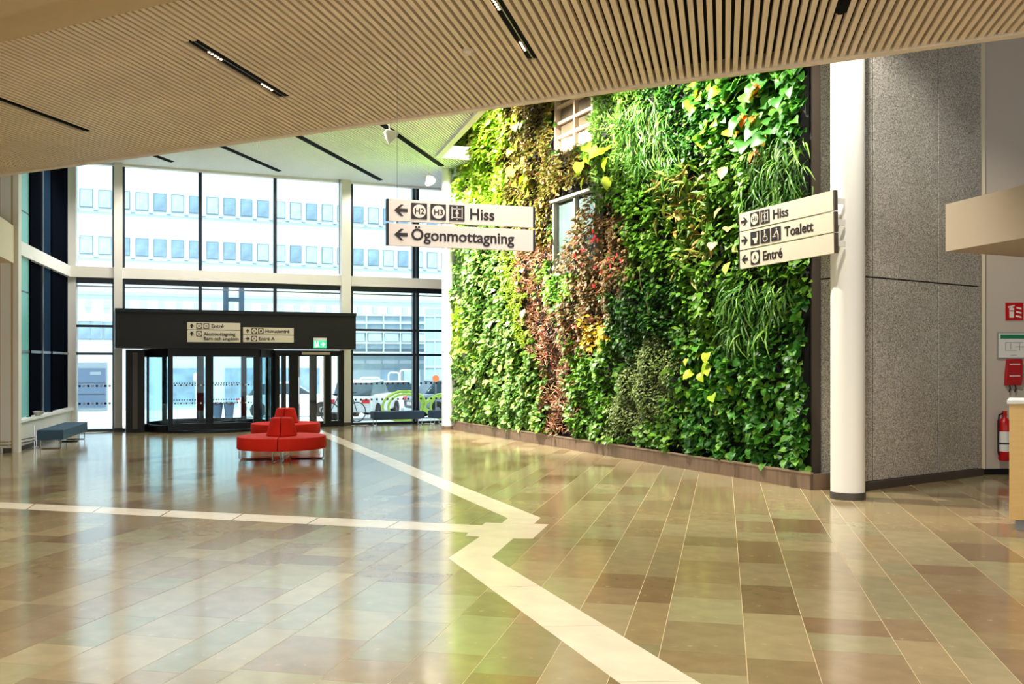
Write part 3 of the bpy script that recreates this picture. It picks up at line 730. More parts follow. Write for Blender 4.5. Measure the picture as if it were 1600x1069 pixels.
for i, cxx in enumerate((.385, .62, .86)):
    p = plate(s2, sq(cxx, zc, BS), 'sign_ink', 'pictogram'); S = BS; x, z = cxx, zc
    if i == 0: ps = [rect(x+.22*S, x+.33*S, z-.02*S, z+.42*S), [(x-.3*S, z+.02*S), (x+.33*S, z+.02*S), (x+.3*S, z-.2*S), (x-.05*S, z-.22*S)], [(x-.08*S, z-.2*S), (x+.2*S, z-.2*S), (x+.24*S, z-.4*S), (x-.08*S, z-.4*S)]]
    elif i == 1:
        ring = disc(x+.03*S, z-.14*S, .24*S, 20); ps = [disc(x-.05*S, z+.37*S, .07*S, 12), rect(x-.09*S, x-.01*S, z-.02*S, z+.28*S), rect(x-.09*S, x+.2*S, z-.06*S, z+.01*S), [(x+.14*S, z-.02*S), (x+.21*S, z-.02*S), (x+.3*S, z-.3*S), (x+.23*S, z-.3*S)], rect(x-.05*S, x+.13*S, z+.1*S, z+.15*S)]
        for k in range(14):
            a0, a1 = math.radians(110+k*20), math.radians(110+(k+1)*20); r0, r1 = .19*S, .25*S; c0, c1 = x-.0*S, z-.17*S
            ps.append([(c0+r0*math.cos(a0), c1+r0*math.sin(a0)), (c0+r1*math.cos(a0), c1+r1*math.sin(a0)), (c0+r1*math.cos(a1), c1+r1*math.sin(a1)), (c0+r0*math.cos(a1), c1+r0*math.sin(a1))])
    else: ps = [disc(x+.06*S, z+.36*S, .07*S, 12), [(x+.02*S, z+.27*S), (x+.16*S, z+.25*S), (x+.3*S, z-.1*S), (x+.18*S, z-.1*S)], [(x+.18*S, z-.08*S), (x+.3*S, z-.08*S), (x+.28*S, z-.44*S), (x+.2*S, z-.44*S)], [(x+.03*S, z+.22*S), (x+.1*S, z+.18*S), (x-.18*S, z-.1*S), (x-.24*S, z-.05*S)], rect(x-.36*S, x-.02*S, z-.2*S, z-.13*S)]
    for poly in ps: plate(p, poly, 'sign_cream', 'pictogram_mark', -.0072, .001)
zc -= hb+.018; arrow(s2, .14, zc, .15, 0); badge(s2, .385, zc, BS, 'A', 'sign_cream'); letter(s2, 'Entré', .2, .55, zc-.068)
# canopy signs
def csign(px0, px1, rows_, label):
    r = empty('canopy_sign', FO+FN*(CB-.03)+FE*fa(px0, CB-.03), FANG, label=label, cat='sign'); Wd = fa(px1, CB-.03)-fa(px0, CB-.03)
    for py0, py1, fn in rows_:
        z1, z0 = fz((px0+px1)/2, py0, CB), fz((px0+px1)/2, py1, CB)
        MB().box(0, Wd, 0, .028, z0, z1).build('board', 'sign_cream', r); fn(r, z0, z1)
    return r
def r1(r, z0, z1): zc = (z0+z1)/2; arrow(r, .12, zc, .12, -math.pi/2); badge(r, .31, zc, .15, 'D', 'sign_cream'); badge(r, .5, zc, .15, 'E', 'sign_cream'); letter(r, 'Entré', .15, .63, zc-.05)
def r2(r, z0, z1): zc = z1-.1; arrow(r, .12, zc, .12, -math.pi/2); badge(r, .31, zc, .15, 'D', 'sign_cream'); letter(r, 'Akutmottagning', .13, .43, zc-.045); letter(r, 'Barn och ungdom', .13, .43, zc-.175)
def r3(r, z0, z1): zc = (z0+z1)/2; arrow(r, .12, zc, .12, -math.pi/2); badge(r, .3, zc, .15, 'F', 'sign_cream'); badge(r, .48, zc, .15, 'M', 'sign_cream'); letter(r, 'Huvudentré', .14, .6, zc-.047)
def r4(r, z0, z1): zc = (z0+z1)/2; arrow(r, .12, zc, .12, math.pi); badge(r, .3, zc, .15, 'A', 'sign_cream'); letter(r, 'Entré A', .14, .42, zc-.047)
csign(292.5, 375.5, ((504.3, 515.2, r1), (516.2, 535, r2)), 'cream canopy sign reading Entré, Akutmottagning, Barn och ungdom')
csign(380, 459, ((512, 523, r3), (524, 535.2, r4)), 'cream canopy sign reading Huvudentré and Entré A')
ex = empty('exit_sign', FO+FN*(CB-.06)+FE*fa(490, CB-.06), FANG, label='small lit green exit sign on the canopy right end', cat='exit sign')
ew = fa(510.5, CB)-fa(490, CB); ez1, ez0 = fz(500, 528, CB), fz(500, 544, CB)
MB().box(0, ew, 0, .05, ez0, ez1-.08).build('face', 'exit_green', ex); MB().box(0, ew, 0, .05, ez1-.08, ez1).build('top', 'label_white', ex)
zc = (ez0+ez1-.08)/2
for poly in (disc(.12, zc+.06, .022, 12), [(.08, zc-.08), (.11, zc-.08), (.14, zc+.03), (.09, zc+.04)], [(.13, zc-.02), (.17, zc-.06), (.15, zc-.08), (.11, zc-.03)], rect(.03, .06, zc-.09, zc+.09)): plate(ex, poly, 'exit_white', 'symbol')
plate(ex, rot_poly(ARROW, math.pi, ew*.72, zc, .13), 'exit_white', 'symbol')

# ------------------------------------------------------------------ sofas
def quarter(r0, r1, z0, z1, a0, a1, rt=None, n=14, g=.008, r0t=None):
    """wedge of an annulus from angle a0 to a1; outer radius r1 at base, rt at top"""
    rt = rt or r1; mb = MB(); v = []; k = n+1
    e = .03
    prof = [(r1-.012, z0), (r1, z0+.02), (rt+(r1-rt)*(e/(z1-z0)), z1-e), (rt-.008, z1-.008), (rt-.035, z1), (r0, z1), (r0, z0)]
    for r, z in prof:
        for j in range(k):
            da = g/max(r, .05); a = a0+da+(a1-a0-2*da)*j/n; v.append((r*math.cos(a), r*math.sin(a), z))
    f = []; P = len(prof)
    for i in range(P):
        i2 = (i+1) % P
        for j in range(n): f.append((i*k+j, i*k+j+1, i2*k+j+1, i2*k+j))
    f.append(tuple(i*k for i in range(P))[::-1]); f.append(tuple(i*k+n for i in range(P)))
    return mb.add(v, f)
def sofa(P, R, rot, label, seam):
    r = empty('round_sofa', P, rot, label=label, cat='sofa', group='red round island sofas')
    for i in range(4):
        a0 = i*math.pi/2; a1 = a0+math.pi/2
        st = quarter(.06, R, .225, .472, a0, a1, rt=R-.005).build('seat', 'red_fabric', r, smooth=True)
        quarter(.05, .30, .472, .83, a0, a1, rt=.215).build('backrest', 'red_fabric', r, smooth=True)
        for da in (.12, math.pi/2-.12):
            a = a0+da; c, s = math.cos(a), math.sin(a); ri, ro = .16, R-.05
            MB().tube([(ri*c, ri*s, .225), (ri*c, ri*s, .03), ((ri+.03)*c, (ri+.03)*s, .012), ((ro-.03)*c, (ro-.03)*s, .012), (ro*c, ro*s, .04), (ro*c, ro*s, .23)], .009).build('leg', 'chrome', r, smooth=True)
    MB().lathe([(.0, .24), (.2, .24), (.2, .47), (.0, .47)], 20).build('core', 'red_seam', r)
    return r
sofa(at(440.5, 700, 19.05).to_2d().to_3d(), .868, math.radians(-82), 'red round island sofa with chrome legs, the nearer one', 0)
sofa(at(446.5, 700, 23.1).to_2d().to_3d(), .82, math.radians(-86), 'red round island sofa partly hidden behind the nearer one', 0)

# ------------------------------------------------------------------ benches
def bench(P, ang, Wd, segs, m, label):
    r = empty('bench', P, ang, label=label, cat='bench', group='dark upholstered benches')
    x = 0
    for L in segs:
        MB().box(x+.006, x+L-.006, 0, Wd, .2, .425).build('cushion', m, r, bevel=.015)
        for xx in (x+.08, x+L-.08):
            MB().tube([(xx, .06, .2), (xx, .06, .02), (xx, .08, .01), (xx, Wd-.08, .01), (xx, Wd-.06, .02), (xx, Wd-.06, .2)], .01).build('leg', 'chrome', r)
        MB().box(x+.08, x+L-.08, Wd*.3, Wd*.34, .17, .2).build('rail', 'steel', r)
        x += L
    return r
bd = (Vector((-10.7, 24.2, 0))-Vector((-9.98, 21.35, 0))).normalized()
bench(Vector((-9.98, 21.35, 0)), math.atan2(bd.y, bd.x), .54, (2.1, .85), 'bench_blue', 'dark blue bench with chrome legs along the left plinth')
ba = fa(585, -.75)
bench(FO+FE*ba+FN*(-.75), FANG, .5, (fa(664, -.75)-ba,), 'navy_fabric', 'navy bench before the right glass bay')
ba = fa(676, -.75); bench(FO+FE*ba+FN*(-.75), FANG, .5, (fa(697, -.75)-ba,), 'navy_fabric', 'navy bench end peeking out beside the white column by the plants')
bo = empty('bowl', LA+LE*ls(57)+Vector((.05, -.02, .67)), label='small white bowl on the left window sill', cat='bowl')
MB().lathe([(.05, 0), (.06, .01), (.12, .09), (.14, .11), (.12, .11), (.05, .03), (0, .03)], 20).build('body', 'white_paint', bo, smooth=True)
MB().lathe([(.03, -.0), (.05, 0), (.05, .012), (.03, .012)], 16).build('foot', 'grey_print', bo)
st = empty('floor_stand', fl(57, 699.5), label='small chrome floor stand with round white foot by the left bench', cat='stand')
MB().lathe([(.0, .0), (.09, .0), (.09, .012), (.02, .025), (0, .025)], 20).build('foot', 'white_paint', st, smooth=True)
MB().tube([(0, 0, .02), (0, 0, .3)], .012).build('pole', 'chrome', st)

# ------------------------------------------------------------------ right side: bulkhead, counter, fire equipment
pp = empty('trim_1', label='beige balcony bulkhead jutting in at the right', cat='bulkhead', kind='structure')
A = Vector((5.42, 12.0, 0)); Bp = Vector((5.71, 10.7, 0)); Cp = Vector((6.75, 12.65, 0))
MB().prism([A, A+(Bp-A)*5, A+(Bp-A)*5+Vector((6, 2, 0)), A+(Cp-A)*5], 3.3, 3.89).build('bulkhead', 'bulkhead_paint', pp)
ct = empty('reception_counter', at(1577, 800, 10.9).to_2d().to_3d(), label='light wood reception counter with white top at the right edge', cat='counter')
MB().prism([(0, 0), (2.2, -.1), (2.2, .7), (.40, .7)], .12, 1.44).build('front', 'counter_wood', ct, bevel=.006)
MB().prism([(.1, .06), (2.2, -.04), (2.2, .64), (.48, .64)], 0, .12).build('plinth', 'grey_print', ct)
MB().prism([(-.045, -.035), (2.2, -.135), (2.2, .74), (.38, .74)], 1.44, 1.485).build('worktop', 'label_white', ct, bevel=.006)
wd = (WR1-WR0).normalized(); WANG = math.atan2(wd.y, wd.x)
def ws(px, b=-.11):
    k = (px-HX)/F; n = Vector((-wd.y, wd.x, 0)); O = WR0+n*b; return (k*O.y-O.x)/(wd.x-k*wd.y)
def wz(py): return EYE+(HY-py)/F*16.5
def wallthing(name, px, label, cat, b=-.105):
    n = Vector((-wd.y, wd.x, 0)); return empty(name, WR0+n*b+wd*ws(px, b), WANG, label=label, cat=cat)
fs = wallthing('fire_sign', 1571, 'red square fire extinguisher sign on the right wall', 'sign')
s_ = ws(1598)-ws(1571); z0, z1 = wz(500.5), wz(473.5)
MB().box(0, s_, -.012, 0, z0, z1).build('plate', 'red_gloss', fs)
h = z1-z0
for poly in (rect(s_*.2, s_*.46, z0+h*.14, z0+h*.7), rect(s_*.27, s_*.39, z0+h*.7, z0+h*.8), [(s_*.12, z0+h*.78), (s_*.5, z0+h*.88), (s_*.5, z0+h*.8), (s_*.14, z0+h*.7)]): plate(fs, poly, 'label_white', 'symbol', -.0125)
for k in range(3): plate(fs, [(s_*(.56+.02*k), z0+h*(.2+.24*k)), (s_*.9, z0+h*(.12+.24*k)), (s_*.9, z0+h*(.22+.24*k)), (s_*(.58+.02*k), z0+h*(.28+.24*k))], 'label_white', 'symbol', -.0125)
plate(fs, rect(s_*.22, s_*.44, z0+h*.5, z0+h*.56), 'red_gloss', 'symbol', -.016, .001)
ep = wallthing('evacuation_plan', 1557.5, 'framed evacuation plan with green header on the right wall', 'notice')
s_ = ws(1607)-ws(1557.5); z0, z1 = wz(560.5), wz(519.5); h = z1-z0
MB().box(0, s_, -.02, 0, z0, z1).build('frame', 'grey_print', ep); MB().box(.02, s_-.02, -.024, -.02, z0+.02, z1-.02).build('sheet', 'label_white', ep)
plate(ep, rect(.05, s_-.04, z1-.11, z1-.04), 'green_print', 'header', -.0245)
for x0, x1, a0, a1 in ((.12, .13, .3, .6), (.12, .4, .6, .62), (.2, .21, .35, .6), (.28, .42, .44, .46), (.12, .3, .3, .32), (.34, .35, .3, .6), (.2, .3, .12, .14)): plate(ep, rect(s_*x0*2, s_*x1*2, z0+h*a0, z0+h*a1), 'grey_print', 'plan_line', -.0245)
fb = wallthing('fire_blanket', 1569, 'red fire blanket pouch with black straps below the evacuation plan', 'fire blanket')
s_ = ws(1595)-ws(1569); z0, z1 = wz(602), wz(561)
MB().prism_y([(-.01, z0), (s_-.02, z0), (s_+.0, z0+.1), (s_, z1), (.03, z1), (.0, z0+.2)], -.06, -.0).build('pouch', 'red_cloth', fb, bevel=.012)
for z in (.16, .36): plate(fb, rect(.06, s_-.05, z0+z-.008, z0+z+.008), 'label_white', 'print', -.0605)
for x in (.07, .17): MB().tube([(x, -.03, z0+.02), (x+.02, -.035, z0-.05), (x+.0, -.03, z0-.12)], .012).build('strap', 'black_metal', fb)
fe = wallthing('fire_extinguisher', 1569.5, 'red fire extinguisher on the right wall, half behind the counter', 'fire extinguisher', -.24)
z0, z1 = wz(718), wz(652)
MB().lathe([(.0, z0), (.085, z0), (.1, z0+.02), (.1, z1-.12), (.085, z1-.04), (.04, z1), (.035, z1+.03), (0, z1+.03)], 24).build('cylinder', 'red_gloss', fe, smooth=True)
MB().lathe([(.1012, z0+.16), (.1012, z0+.5)], 24).build('label', 'label_white', fe, smooth=True)
MB().lathe([(.102, z0+.28), (.102, z0+.31)], 24).build('label_print', 'sign_ink', fe, smooth=True)
MB().box(-.03, .03, -.03, .03, z1+.03, z1+.12).build('valve', 'red_gloss', fe, bevel=.005)
MB().tube([(-.02, 0, z1+.08), (-.1, -.01, z1+.05), (-.125, -.02, z1-.1), (-.125, -.02, z0+.15), (-.11, -.02, z0+.1)], .014).build('hose', 'black_metal', fe)
MB().box(-.05, .05, .09, .13, z1-.2, z1-.05).build('bracket', 'black_metal', fe)

# ------------------------------------------------------------------ planter, living wall
pl = empty('planter_trough', G0, GANG, label='long low bronze steel planter trough at the foot of the plants', cat='planter')
x = 0; n = 8; PL = GL/n
for i in range(n): MB().box(i*PL+.002, (i+1)*PL-.002, 0, .03, 0, .235).build('panel', 'planter_steel', pl)
MB().box(0, GL+.02, -.012, .045, .235, .262).build('rim', 'planter_rim', pl)
MB().box(.01, GL-.02, .03, .40, 0, .17).build('soil', 'soil', pl)
MB().box(GL-.02, GL+.02, .045, .42, 0, .235).build('end_panel', 'planter_steel', pl)
lw = empty('living_wall', G0, GANG, label='tall living wall of mixed green, lime and reddish plants', cat='plant wall')
GW = GL-.27
MB().box(.05, GW, .36, .43, .2, 9.4).build('backing', 'soil', lw)
MB().box(GW, GW+.03, .26, .43, .2, 9.4).build('edge_frame', 'frame_brown', lw)
# windows set in the plants
def wall_window(name, label, px0, px1, py_b, zt, nx, zs_, m, blind):
    w = empty(name, G0, GANG, label=label, cat='window', kind='structure'); b0 = .16
    s0, s1 = gs(px0, b0), gs(px1, b0); zb = gz(px0, py_b, b0); t = .07
    MB().box(s0, s0+t, b0, .36, zb, zt).build('jamb', m, w); MB().box(s1-t, s1, b0, .36, zb, zt).build('jamb', m, w)
    MB().box(s0-.03, s1+.03, b0-.06, .36, zt, zt+.06).build('head', m, w); MB().box(s0+t, s1-t, b0, .36, zb, zb+t).build('sill', m, w)
    xs = [s0+t+(s1-s0-2*t)*i/nx for i in range(nx+1)]; zz = [zb+t]+zs_+[zt]
    for x in xs[1:-1]: MB().box(x-.04, x+.04, b0+.03, .3, zb+t, zt).build('mullion', m, w)
    for z in zs_: MB().box(s0+t, s1-t, b0+.04, .3, z-.035, z+.035).build('glazing_bar', m, w)
    for i in range(nx):
        for j in range(len(zz)-1):
            MB().box(xs[i]+.04, xs[i+1]-.04, .28, .29, zz[j]+.035, zz[j+1]-.035).build('pane', ('blind' if j == 0 else 'wall_pane_dark') if blind else 'wall_pane', w)
    return (s0-.05, s1+.05, zb-.05, zt+.1)
HOLES = [wall_window('window_5', 'upper beige gridded window among the plants', 866, 926, 246, 9.3, 2, [gz(868, 219), gz(868, 197), gz(868, 172), gz(868, 150)], 'window_wood', True),
         wall_window('window_6', 'lower pale two-pane window among the plants', 863, 930, 432, gz(863, 318, .16), 2, [], 'window_alu', False)]
def leaf_shape(kind):
    """vertices (x width, y length, z up) and triangles"""
    if kind == 'oval': rows_ = [(0, .0, 0), (.25, .30, .03), (.6, .34, .02), (1, 0, -.12)]
    elif kind == 'heart': rows_ = [(0.08, .0, 0), (.0, .42, .06), (.38, .5, .05), (.72, .3, -.02), (1, 0, -.16)]
    elif kind == 'lance': rows_ = [(0, .03, 0), (.3, .11, .05), (.65, .09, .02), (1, 0, -.1)]
    elif kind == 'grass': rows_ = [(0, .02, 0), (.25, .03, .16), (.5, .028, .2), (.75, .02, .1), (1, 0, -.12)]
    else: rows_ = [(0, 0, 0), (.5, .33, .05), (1, 0, -.05)]
    v = []; f = []; prev = None
    for y, w, z in rows_:
        if w == 0: cur = [len(v)]; v.append((0, y, z))
        else:
            cur = [len(v), len(v)+1, len(v)+2]; v += [(-w, y, z+w*.25), (0, y, z), (w, y, z+w*.25)]
        if prev:
            if len(prev) == 1 and len(cur) == 3: f += [(prev[0], cur[1], cur[0]), (prev[0], cur[2], cur[1])]
            elif len(prev) == 3 and len(cur) == 3: f += [(prev[0], prev[1], cur[1]), (prev[0], cur[1], cur[0]), (prev[1], prev[2], cur[2]), (prev[1], cur[2], cur[1])]
            elif len(prev) == 3: f += [(prev[0], prev[1], cur[0]), (prev[1], prev[2], cur[0])]
        prev = cur
    return np.array(v, float), np.array(f, int)
# species: shape, length, leaves per m2, colours, outward spread, droop, depth
SPEC = {
 'green': ('oval', .15, 330, [(70, 122, 34), (92, 150, 46), (54, 100, 30), (110, 160, 60)], 'mid green leafy plants'),
 'lime': ('oval', .19, 290, [(142, 196, 54), (176, 214, 84), (112, 172, 44), (196, 222, 120)], 'bright lime broad-leaved plants at the upper left'),
 'olive': ('oval', .11, 560, [(98, 104, 46), (126, 122, 62), (74, 86, 34), (98, 74, 44), (140, 140, 74)], 'olive brown small-leaved creeper between the windows'),
 'fern': ('lance', .16, 640, [(92, 142, 58), (76, 124, 46), (116, 164, 72)], 'feathery light green fern'),
 'dark': ('oval', .11, 560, [(34, 84, 26), (52, 108, 36), (26, 66, 22), (78, 130, 48)], 'dark green small-leaved shrub'),
 'heart': ('heart', .16, 240, [(46, 108, 34), (70, 140, 40), (34, 88, 30), (104, 170, 50)], 'large heart-leaved climber at the upper right'),
 'grass': ('grass', .46, 300, [(70, 126, 42), (52, 104, 32), (104, 152, 62), (40, 88, 28)], 'long drooping grass'),
 'spike': ('lance', .34, 190, [(84, 130, 44), (144, 160, 70), (62, 110, 36), (150, 134, 72)], 'spiky yellow and red striped rosettes'),
 'moss': ('tiny', .045, 3000, [(132, 168, 40), (150, 184, 54), (112, 150, 36)], 'narrow tongue of fine lime moss'),
 'red': ('lance', .13, 560, [(150, 118, 92), (128, 86, 70), (176, 150, 120), (104, 108, 60), (150, 88, 76)], 'reddish brown strip running down the wall'),
 'pink': ('oval', .11, 560, [(128, 112, 76), (160, 142, 104), (100, 98, 56), (140, 92, 74), (92, 108, 54)], 'pinkish brown shrub below the lower window'),
 'herb': ('oval', .09, 640, [(124, 190, 70), (98, 168, 60), (158, 208, 96)], 'fresh light green herb clump'),
 'yellow': ('oval', .12, 500, [(222, 196, 60), (196, 176, 54), (230, 212, 110)], 'small yellow clump'),
 'slender': ('oval', .16, 330, [(92, 146, 64), (124, 170, 88), (64, 118, 44), (160, 196, 116)], 'soft green pointed leaves at the left foot'),
 'shrub': ('tiny', .06, 1500, [(112, 142, 78), (86, 120, 58), (140, 166, 104)], 'fine grey-green shrub'),
 'pothos': ('oval', .15, 330, [(44, 104, 34), (66, 132, 42), (30, 80, 26), (100, 160, 60)], 'glossy dark trailing leaves at the right foot'),
}
PATCH = [  # later entries win; polygons on the wall given by the sight lines that bound them
 ('lime', [(660, 260), (757, 150), (835, 150), (822, 250), (790, 340), (660, 350)]),
 ('olive', [(795, 150), (866, 140), (868, 240), (940, 236), (925, 295), (865, 320), (862, 400), (800, 395), (785, 300)]),
 ('fern', [(926, 140), (1010, 130), (1020, 320), (985, 350), (930, 330), (915, 250)]),
 ('dark', [(1010, 120), (1100, 110), (1110, 260), (1060, 300), (1010, 250)]),
 ('heart', [(1075, 90), (1290, 80), (1290, 250), (1200, 240), (1130, 240), (1090, 210)]),
 ('grass', [(1185, 225), (1290, 225), (1290, 335), (1180, 330)]),
 ('grass', [(985, 165), (1040, 160), (1055, 270), (1000, 270)]),
 ('green', [(930, 290), (1010, 280), (1040, 420), (1000, 520), (960, 400)]),
 ('spike', [(1030, 275), (1110, 270), (1125, 400), (1070, 430), (1045, 350)]),
 ('slender', [(660, 350), (800, 395), (812, 520), (850, 600), (850, 720), (660, 700)]),
 ('lime', [(680, 470), (720, 470), (735, 560), (700, 560)]),
 ('moss', [(791, 400), (812, 400), (818, 450), (832, 560), (808, 528)]),
 ('red', [(808, 388), (862, 392), (868, 470), (900, 620), (885, 690), (858, 690), (850, 600), (826, 520)]),
 ('pink', [(898, 345), (970, 325), (992, 420), (970, 500), (905, 560), (872, 520), (890, 440)]),
 ('herb', [(842, 418), (903, 412), (892, 470), (850, 480)]),
 ('yellow', [(916, 505), (945, 505), (945, 545), (918, 545)]),
 ('dark', [(945, 480), (1020, 430), (1075, 440), (1060, 560), (960, 580)]),
 ('shrub', [(965, 580), (1020, 520), (1060, 560), (1045, 640), (990, 690), (940, 680)]),
 ('grass', [(1135, 445), (1225, 440), (1215, 560), (1150, 560)]),
 ('pothos', [(1060, 600), (1140, 560), (1225, 500), (1300, 420), (1300, 790), (1060, 740)]),
 ('heart', [(1068, 545), (1150, 545), (1140, 640), (1070, 630)]),
]
def classify(px, py):
    out = 'green'
    for nme, poly in PATCH:
        if inside((px, py), poly): out = nme
    return out
def hnoise(s, z):
    return (np.sin(s*2.3+1.3*np.sin(z*1.7))*np.cos(z*2.1+1.1*np.sin(s*1.9))*.5+.5*np.sin(s*5.1+z*3.7)*np.cos(z*4.9-s*2.2))
def basis(t, nrm_):
    t = t/np.linalg.norm(t, axis=1, keepdims=True); x = np.cross(t, nrm_); x /= np.linalg.norm(x, axis=1, keepdims=True); z = np.cross(x, t)
    return np.stack([x, t, z], 2)
# classify a grid of cells once
ds = .11; S = np.arange(-.22, GW-.02, ds); ZZ = np.arange(.3, 9.3, ds)
cells = {k: [] for k in SPEC}; over = []
for s in S:
    P = G0+GE*s+GN*.15
    for z in ZZ:
        px, py = HX+F*P.x/P.y, HY-F*(z-EYE)/P.y
        if py < 60: continue
        if any(h[0] < s < h[1] and h[2] < z < h[3] for h in HOLES):
            if inside((px, py), [(900, 372), (922, 318), (945, 300), (945, 445), (868, 445)]): over.append((s, z))
            continue
        j = RNG.normal(0, 7, 2); cells[classify(px+j[0], py+j[1])].append((s, z))
for sp, cs in list(cells.items())+[('over', over)]:
    if not cs: continue
    front = sp == 'over'; sp = 'pink' if front else sp
    shp, L, dens, cols, lbl = SPEC[sp]; lv, lf = leaf_shape(shp)
    N = int(len(cs)*ds*ds*dens); cs = np.array(cs); idx = RNG.integers(0, len(cs), N)
    s = cs[idx, 0]+RNG.uniform(0, ds, N); z = cs[idx, 1]+RNG.uniform(0, ds, N)
    h = np.clip(hnoise(s, z)*.6+.5, 0, 1); dep = .33-.36*h-RNG.beta(1.2, 2.5, N)*.12
    if front: dep = .1-RNG.uniform(0, .2, N)
    if sp == 'moss': dep = -.02+RNG.uniform(0, .05, N)
    P = np.stack([s, dep, z], 1)
    t = np.stack([RNG.normal(0, .55, N), -RNG.uniform(.25, 1.0, N), -RNG.uniform(-.25, 1.0, N)], 1)
    nn = np.stack([RNG.normal(0, .35, N), -RNG.uniform(.2, 1, N), RNG.uniform(.35, 1.1, N)], 1)
    if sp in ('red', 'fern', 'spike'): t[:, 2] = RNG.normal(-.1, .7, N); t[:, 0] *= 1.5
    if sp == 'grass': t = np.stack([RNG.normal(0, .5, N), -RNG.uniform(.2, .6, N), -RNG.uniform(.3, 1.0, N)], 1)
    sc = L*RNG.uniform(.65, 1.25, N); B = basis(t, nn)
    V = (np.einsum('nij,vj->nvi', B, lv)*sc[:, None, None]+P[:, None, :])
    Fc = (lf[None]+(np.arange(N)*len(lv))[:, None, None]).reshape(-1, 3)
    ca = np.array([lin(c) for c in cols]); ci = RNG.choice(len(ca), N, p=np.array([.34]+[.66/(len(ca)-1)]*(len(ca)-1)))
    c = np.clip(ca[ci]*np.array([1.55, 1.3, 1.12])*RNG.uniform(.6, 1.25, (N, 1)), 0, .95); c = np.repeat(c, len(lv), 0)
    o = link('foliage', fast_mesh('foliage', V.reshape(-1, 3), Fc, c), lw, 'leaf'); tag(o, label=lbl, kind='stuff')
# single large leaves, each a part of its own
def big_leaf(shape, col):
    lv, lf = leaf_shape(shape); me = fast_mesh('leaf', lv, lf, np.clip(np.array([lin(col)]*len(lv))*np.array([1.35, 1.05, .85]), 0, .95)); me.materials.append(M['leaf']); return me
BIG = {'lime': [big_leaf('heart', c) for c in ((150, 204, 40), (120, 186, 44), (178, 216, 70))], 'deep': [big_leaf('heart', c) for c in ((48, 116, 40), (62, 136, 44), (84, 150, 60))],
       'warm': [big_leaf('heart', c) for c in ((226, 176, 40), (206, 104, 40), (214, 190, 60))], 'pale': [big_leaf('oval', c) for c in ((176, 200, 130), (150, 184, 96), (196, 206, 160))]}
LEAFZ = [('lime', 16, (1080, 110, 1150, 230), .2, .3), ('deep', 46, (1130, 105, 1268, 225), .2, .32), ('warm', 12, (1140, 130, 1200, 245), .14, .24), ('lime', 12, (1068, 545, 1150, 640), .14, .24),
         ('lime', 60, (700, 180, 830, 330), .2, .3), ('pale', 40, (700, 400, 830, 650), .18, .28), ('deep', 30, (1110, 560, 1275, 725), .13, .19), ('pale', 18, (1090, 210, 1150, 420), .2, .3), ('lime', 12, (905, 225, 960, 280), .24, .34)]
nbig = 0
for kind, cnt, (x0, y0, x1, y1), l0, l1 in LEAFZ:
    for i in range(cnt):
        px, py = random.uniform(x0, x1), random.uniform(y0, y1); b = random.uniform(-.1, .12); s = gs(px, b); z = gz(px, py, b)
        if not (.05 < s < GW+.12): continue
        if any(h[0]+.1 < s < h[1]-.1 and h[2]+.1 < z < h[3]-.1 for h in HOLES): continue
        o = link('leaf', random.choice(BIG[kind]), lw); nbig += 1
        t = np.array([[random.gauss(0, .5), -random.uniform(.2, .7), -random.uniform(.2, 1)]]); nn = np.array([[random.gauss(0, .3), -random.uniform(.5, 1), random.uniform(.3, .8)]])
        Bm = basis(t, nn)[0]; mx = Matrix([list(r) for r in Bm]).to_4x4(); sc = random.uniform(l0, l1)
        o.matrix_local = Matrix.Translation((s, b, z)) @ mx @ Matrix.Scale(sc, 4)
# reddish blossoms in the pink shrub
fl_ = MB()
for i in range(22):
    px, py = random.choice([(905, 372), (925, 390), (950, 395), (935, 365), (900, 400), (960, 410), (932, 440)]); px += random.gauss(0, 12); py += random.gauss(0, 10)
    s, z = gs(px, -.08), gz(px, py, -.08)
    if px < 897: continue
    for k in range(5):
        a = k*1.257; fl_.add([(s, -.1, z), (s+.035*math.cos(a-.5), -.13, z+.035*math.sin(a-.5)), (s+.05*math.cos(a), -.12, z+.05*math.sin(a)), (s+.035*math.cos(a+.5), -.13, z+.035*math.sin(a+.5))], [(0, 1, 2, 3)])
fl_.build('blossoms', 'tail_red', lw, kind='stuff')
# bare stems arching out
for px, py, L in ((1000, 430, .7), (1012, 470, .6), (1015, 200, .6), (1030, 230, .6)):
    s, z = gs(px, 0), gz(px, py, 0); MB().tube([(s, .2, z), (s+.1, -.05, z+.25*L), (s+.3*L, -.15, z), (s+.35*L, -.12, z-.5*L)], .008, 6).build('stem', 'stem', lw)

# ------------------------------------------------------------------ street outside
gr = empty('street', label='pale sunlit street outside the glass', cat='ground', kind='structure')
def gzed(Y): return max(-1.15, -.02-(Y-27)*.03)
p0 = FO+FN*.14
V = [p0-FE*60, p0+FE*40, p0+FE*40+FN*34, p0-FE*60+FN*34]
MB().add([(V[0].x, V[0].y, -.02), (V[1].x, V[1].y, -.02), (V[2].x, V[2].y, -1.02), (V[3].x, V[3].y, -1.02)], [(0, 1, 2, 3)]).build('paving', 'ext_ground', gr)
V2 = [p0-FE*60+FN*34, p0+FE*40+FN*34, p0+FE*60+FN*80, p0-FE*80+FN*80]
MB().add([(v.x, v.y, -1.02) for v in V2], [(0, 1, 2, 3)]).build('paving', 'ext_ground', gr)
MB().prism([(-80, -10), (-14.6, -10), (-14.6, 26), (-80, 26)], -.3, -.05).build('paving', 'ext_ground', gr)
def gnd(P):
    b = (Vector((P.x, P.y, 0))-p0).dot(FN); return -.02-min(max(b, 0), 34)/34
BO = Vector((-676/1500*58, 58, 0))
def ba_(px): k = (px-HX)/F; return (k*BO.y-BO.x)/(FE.x-k*FE.y)
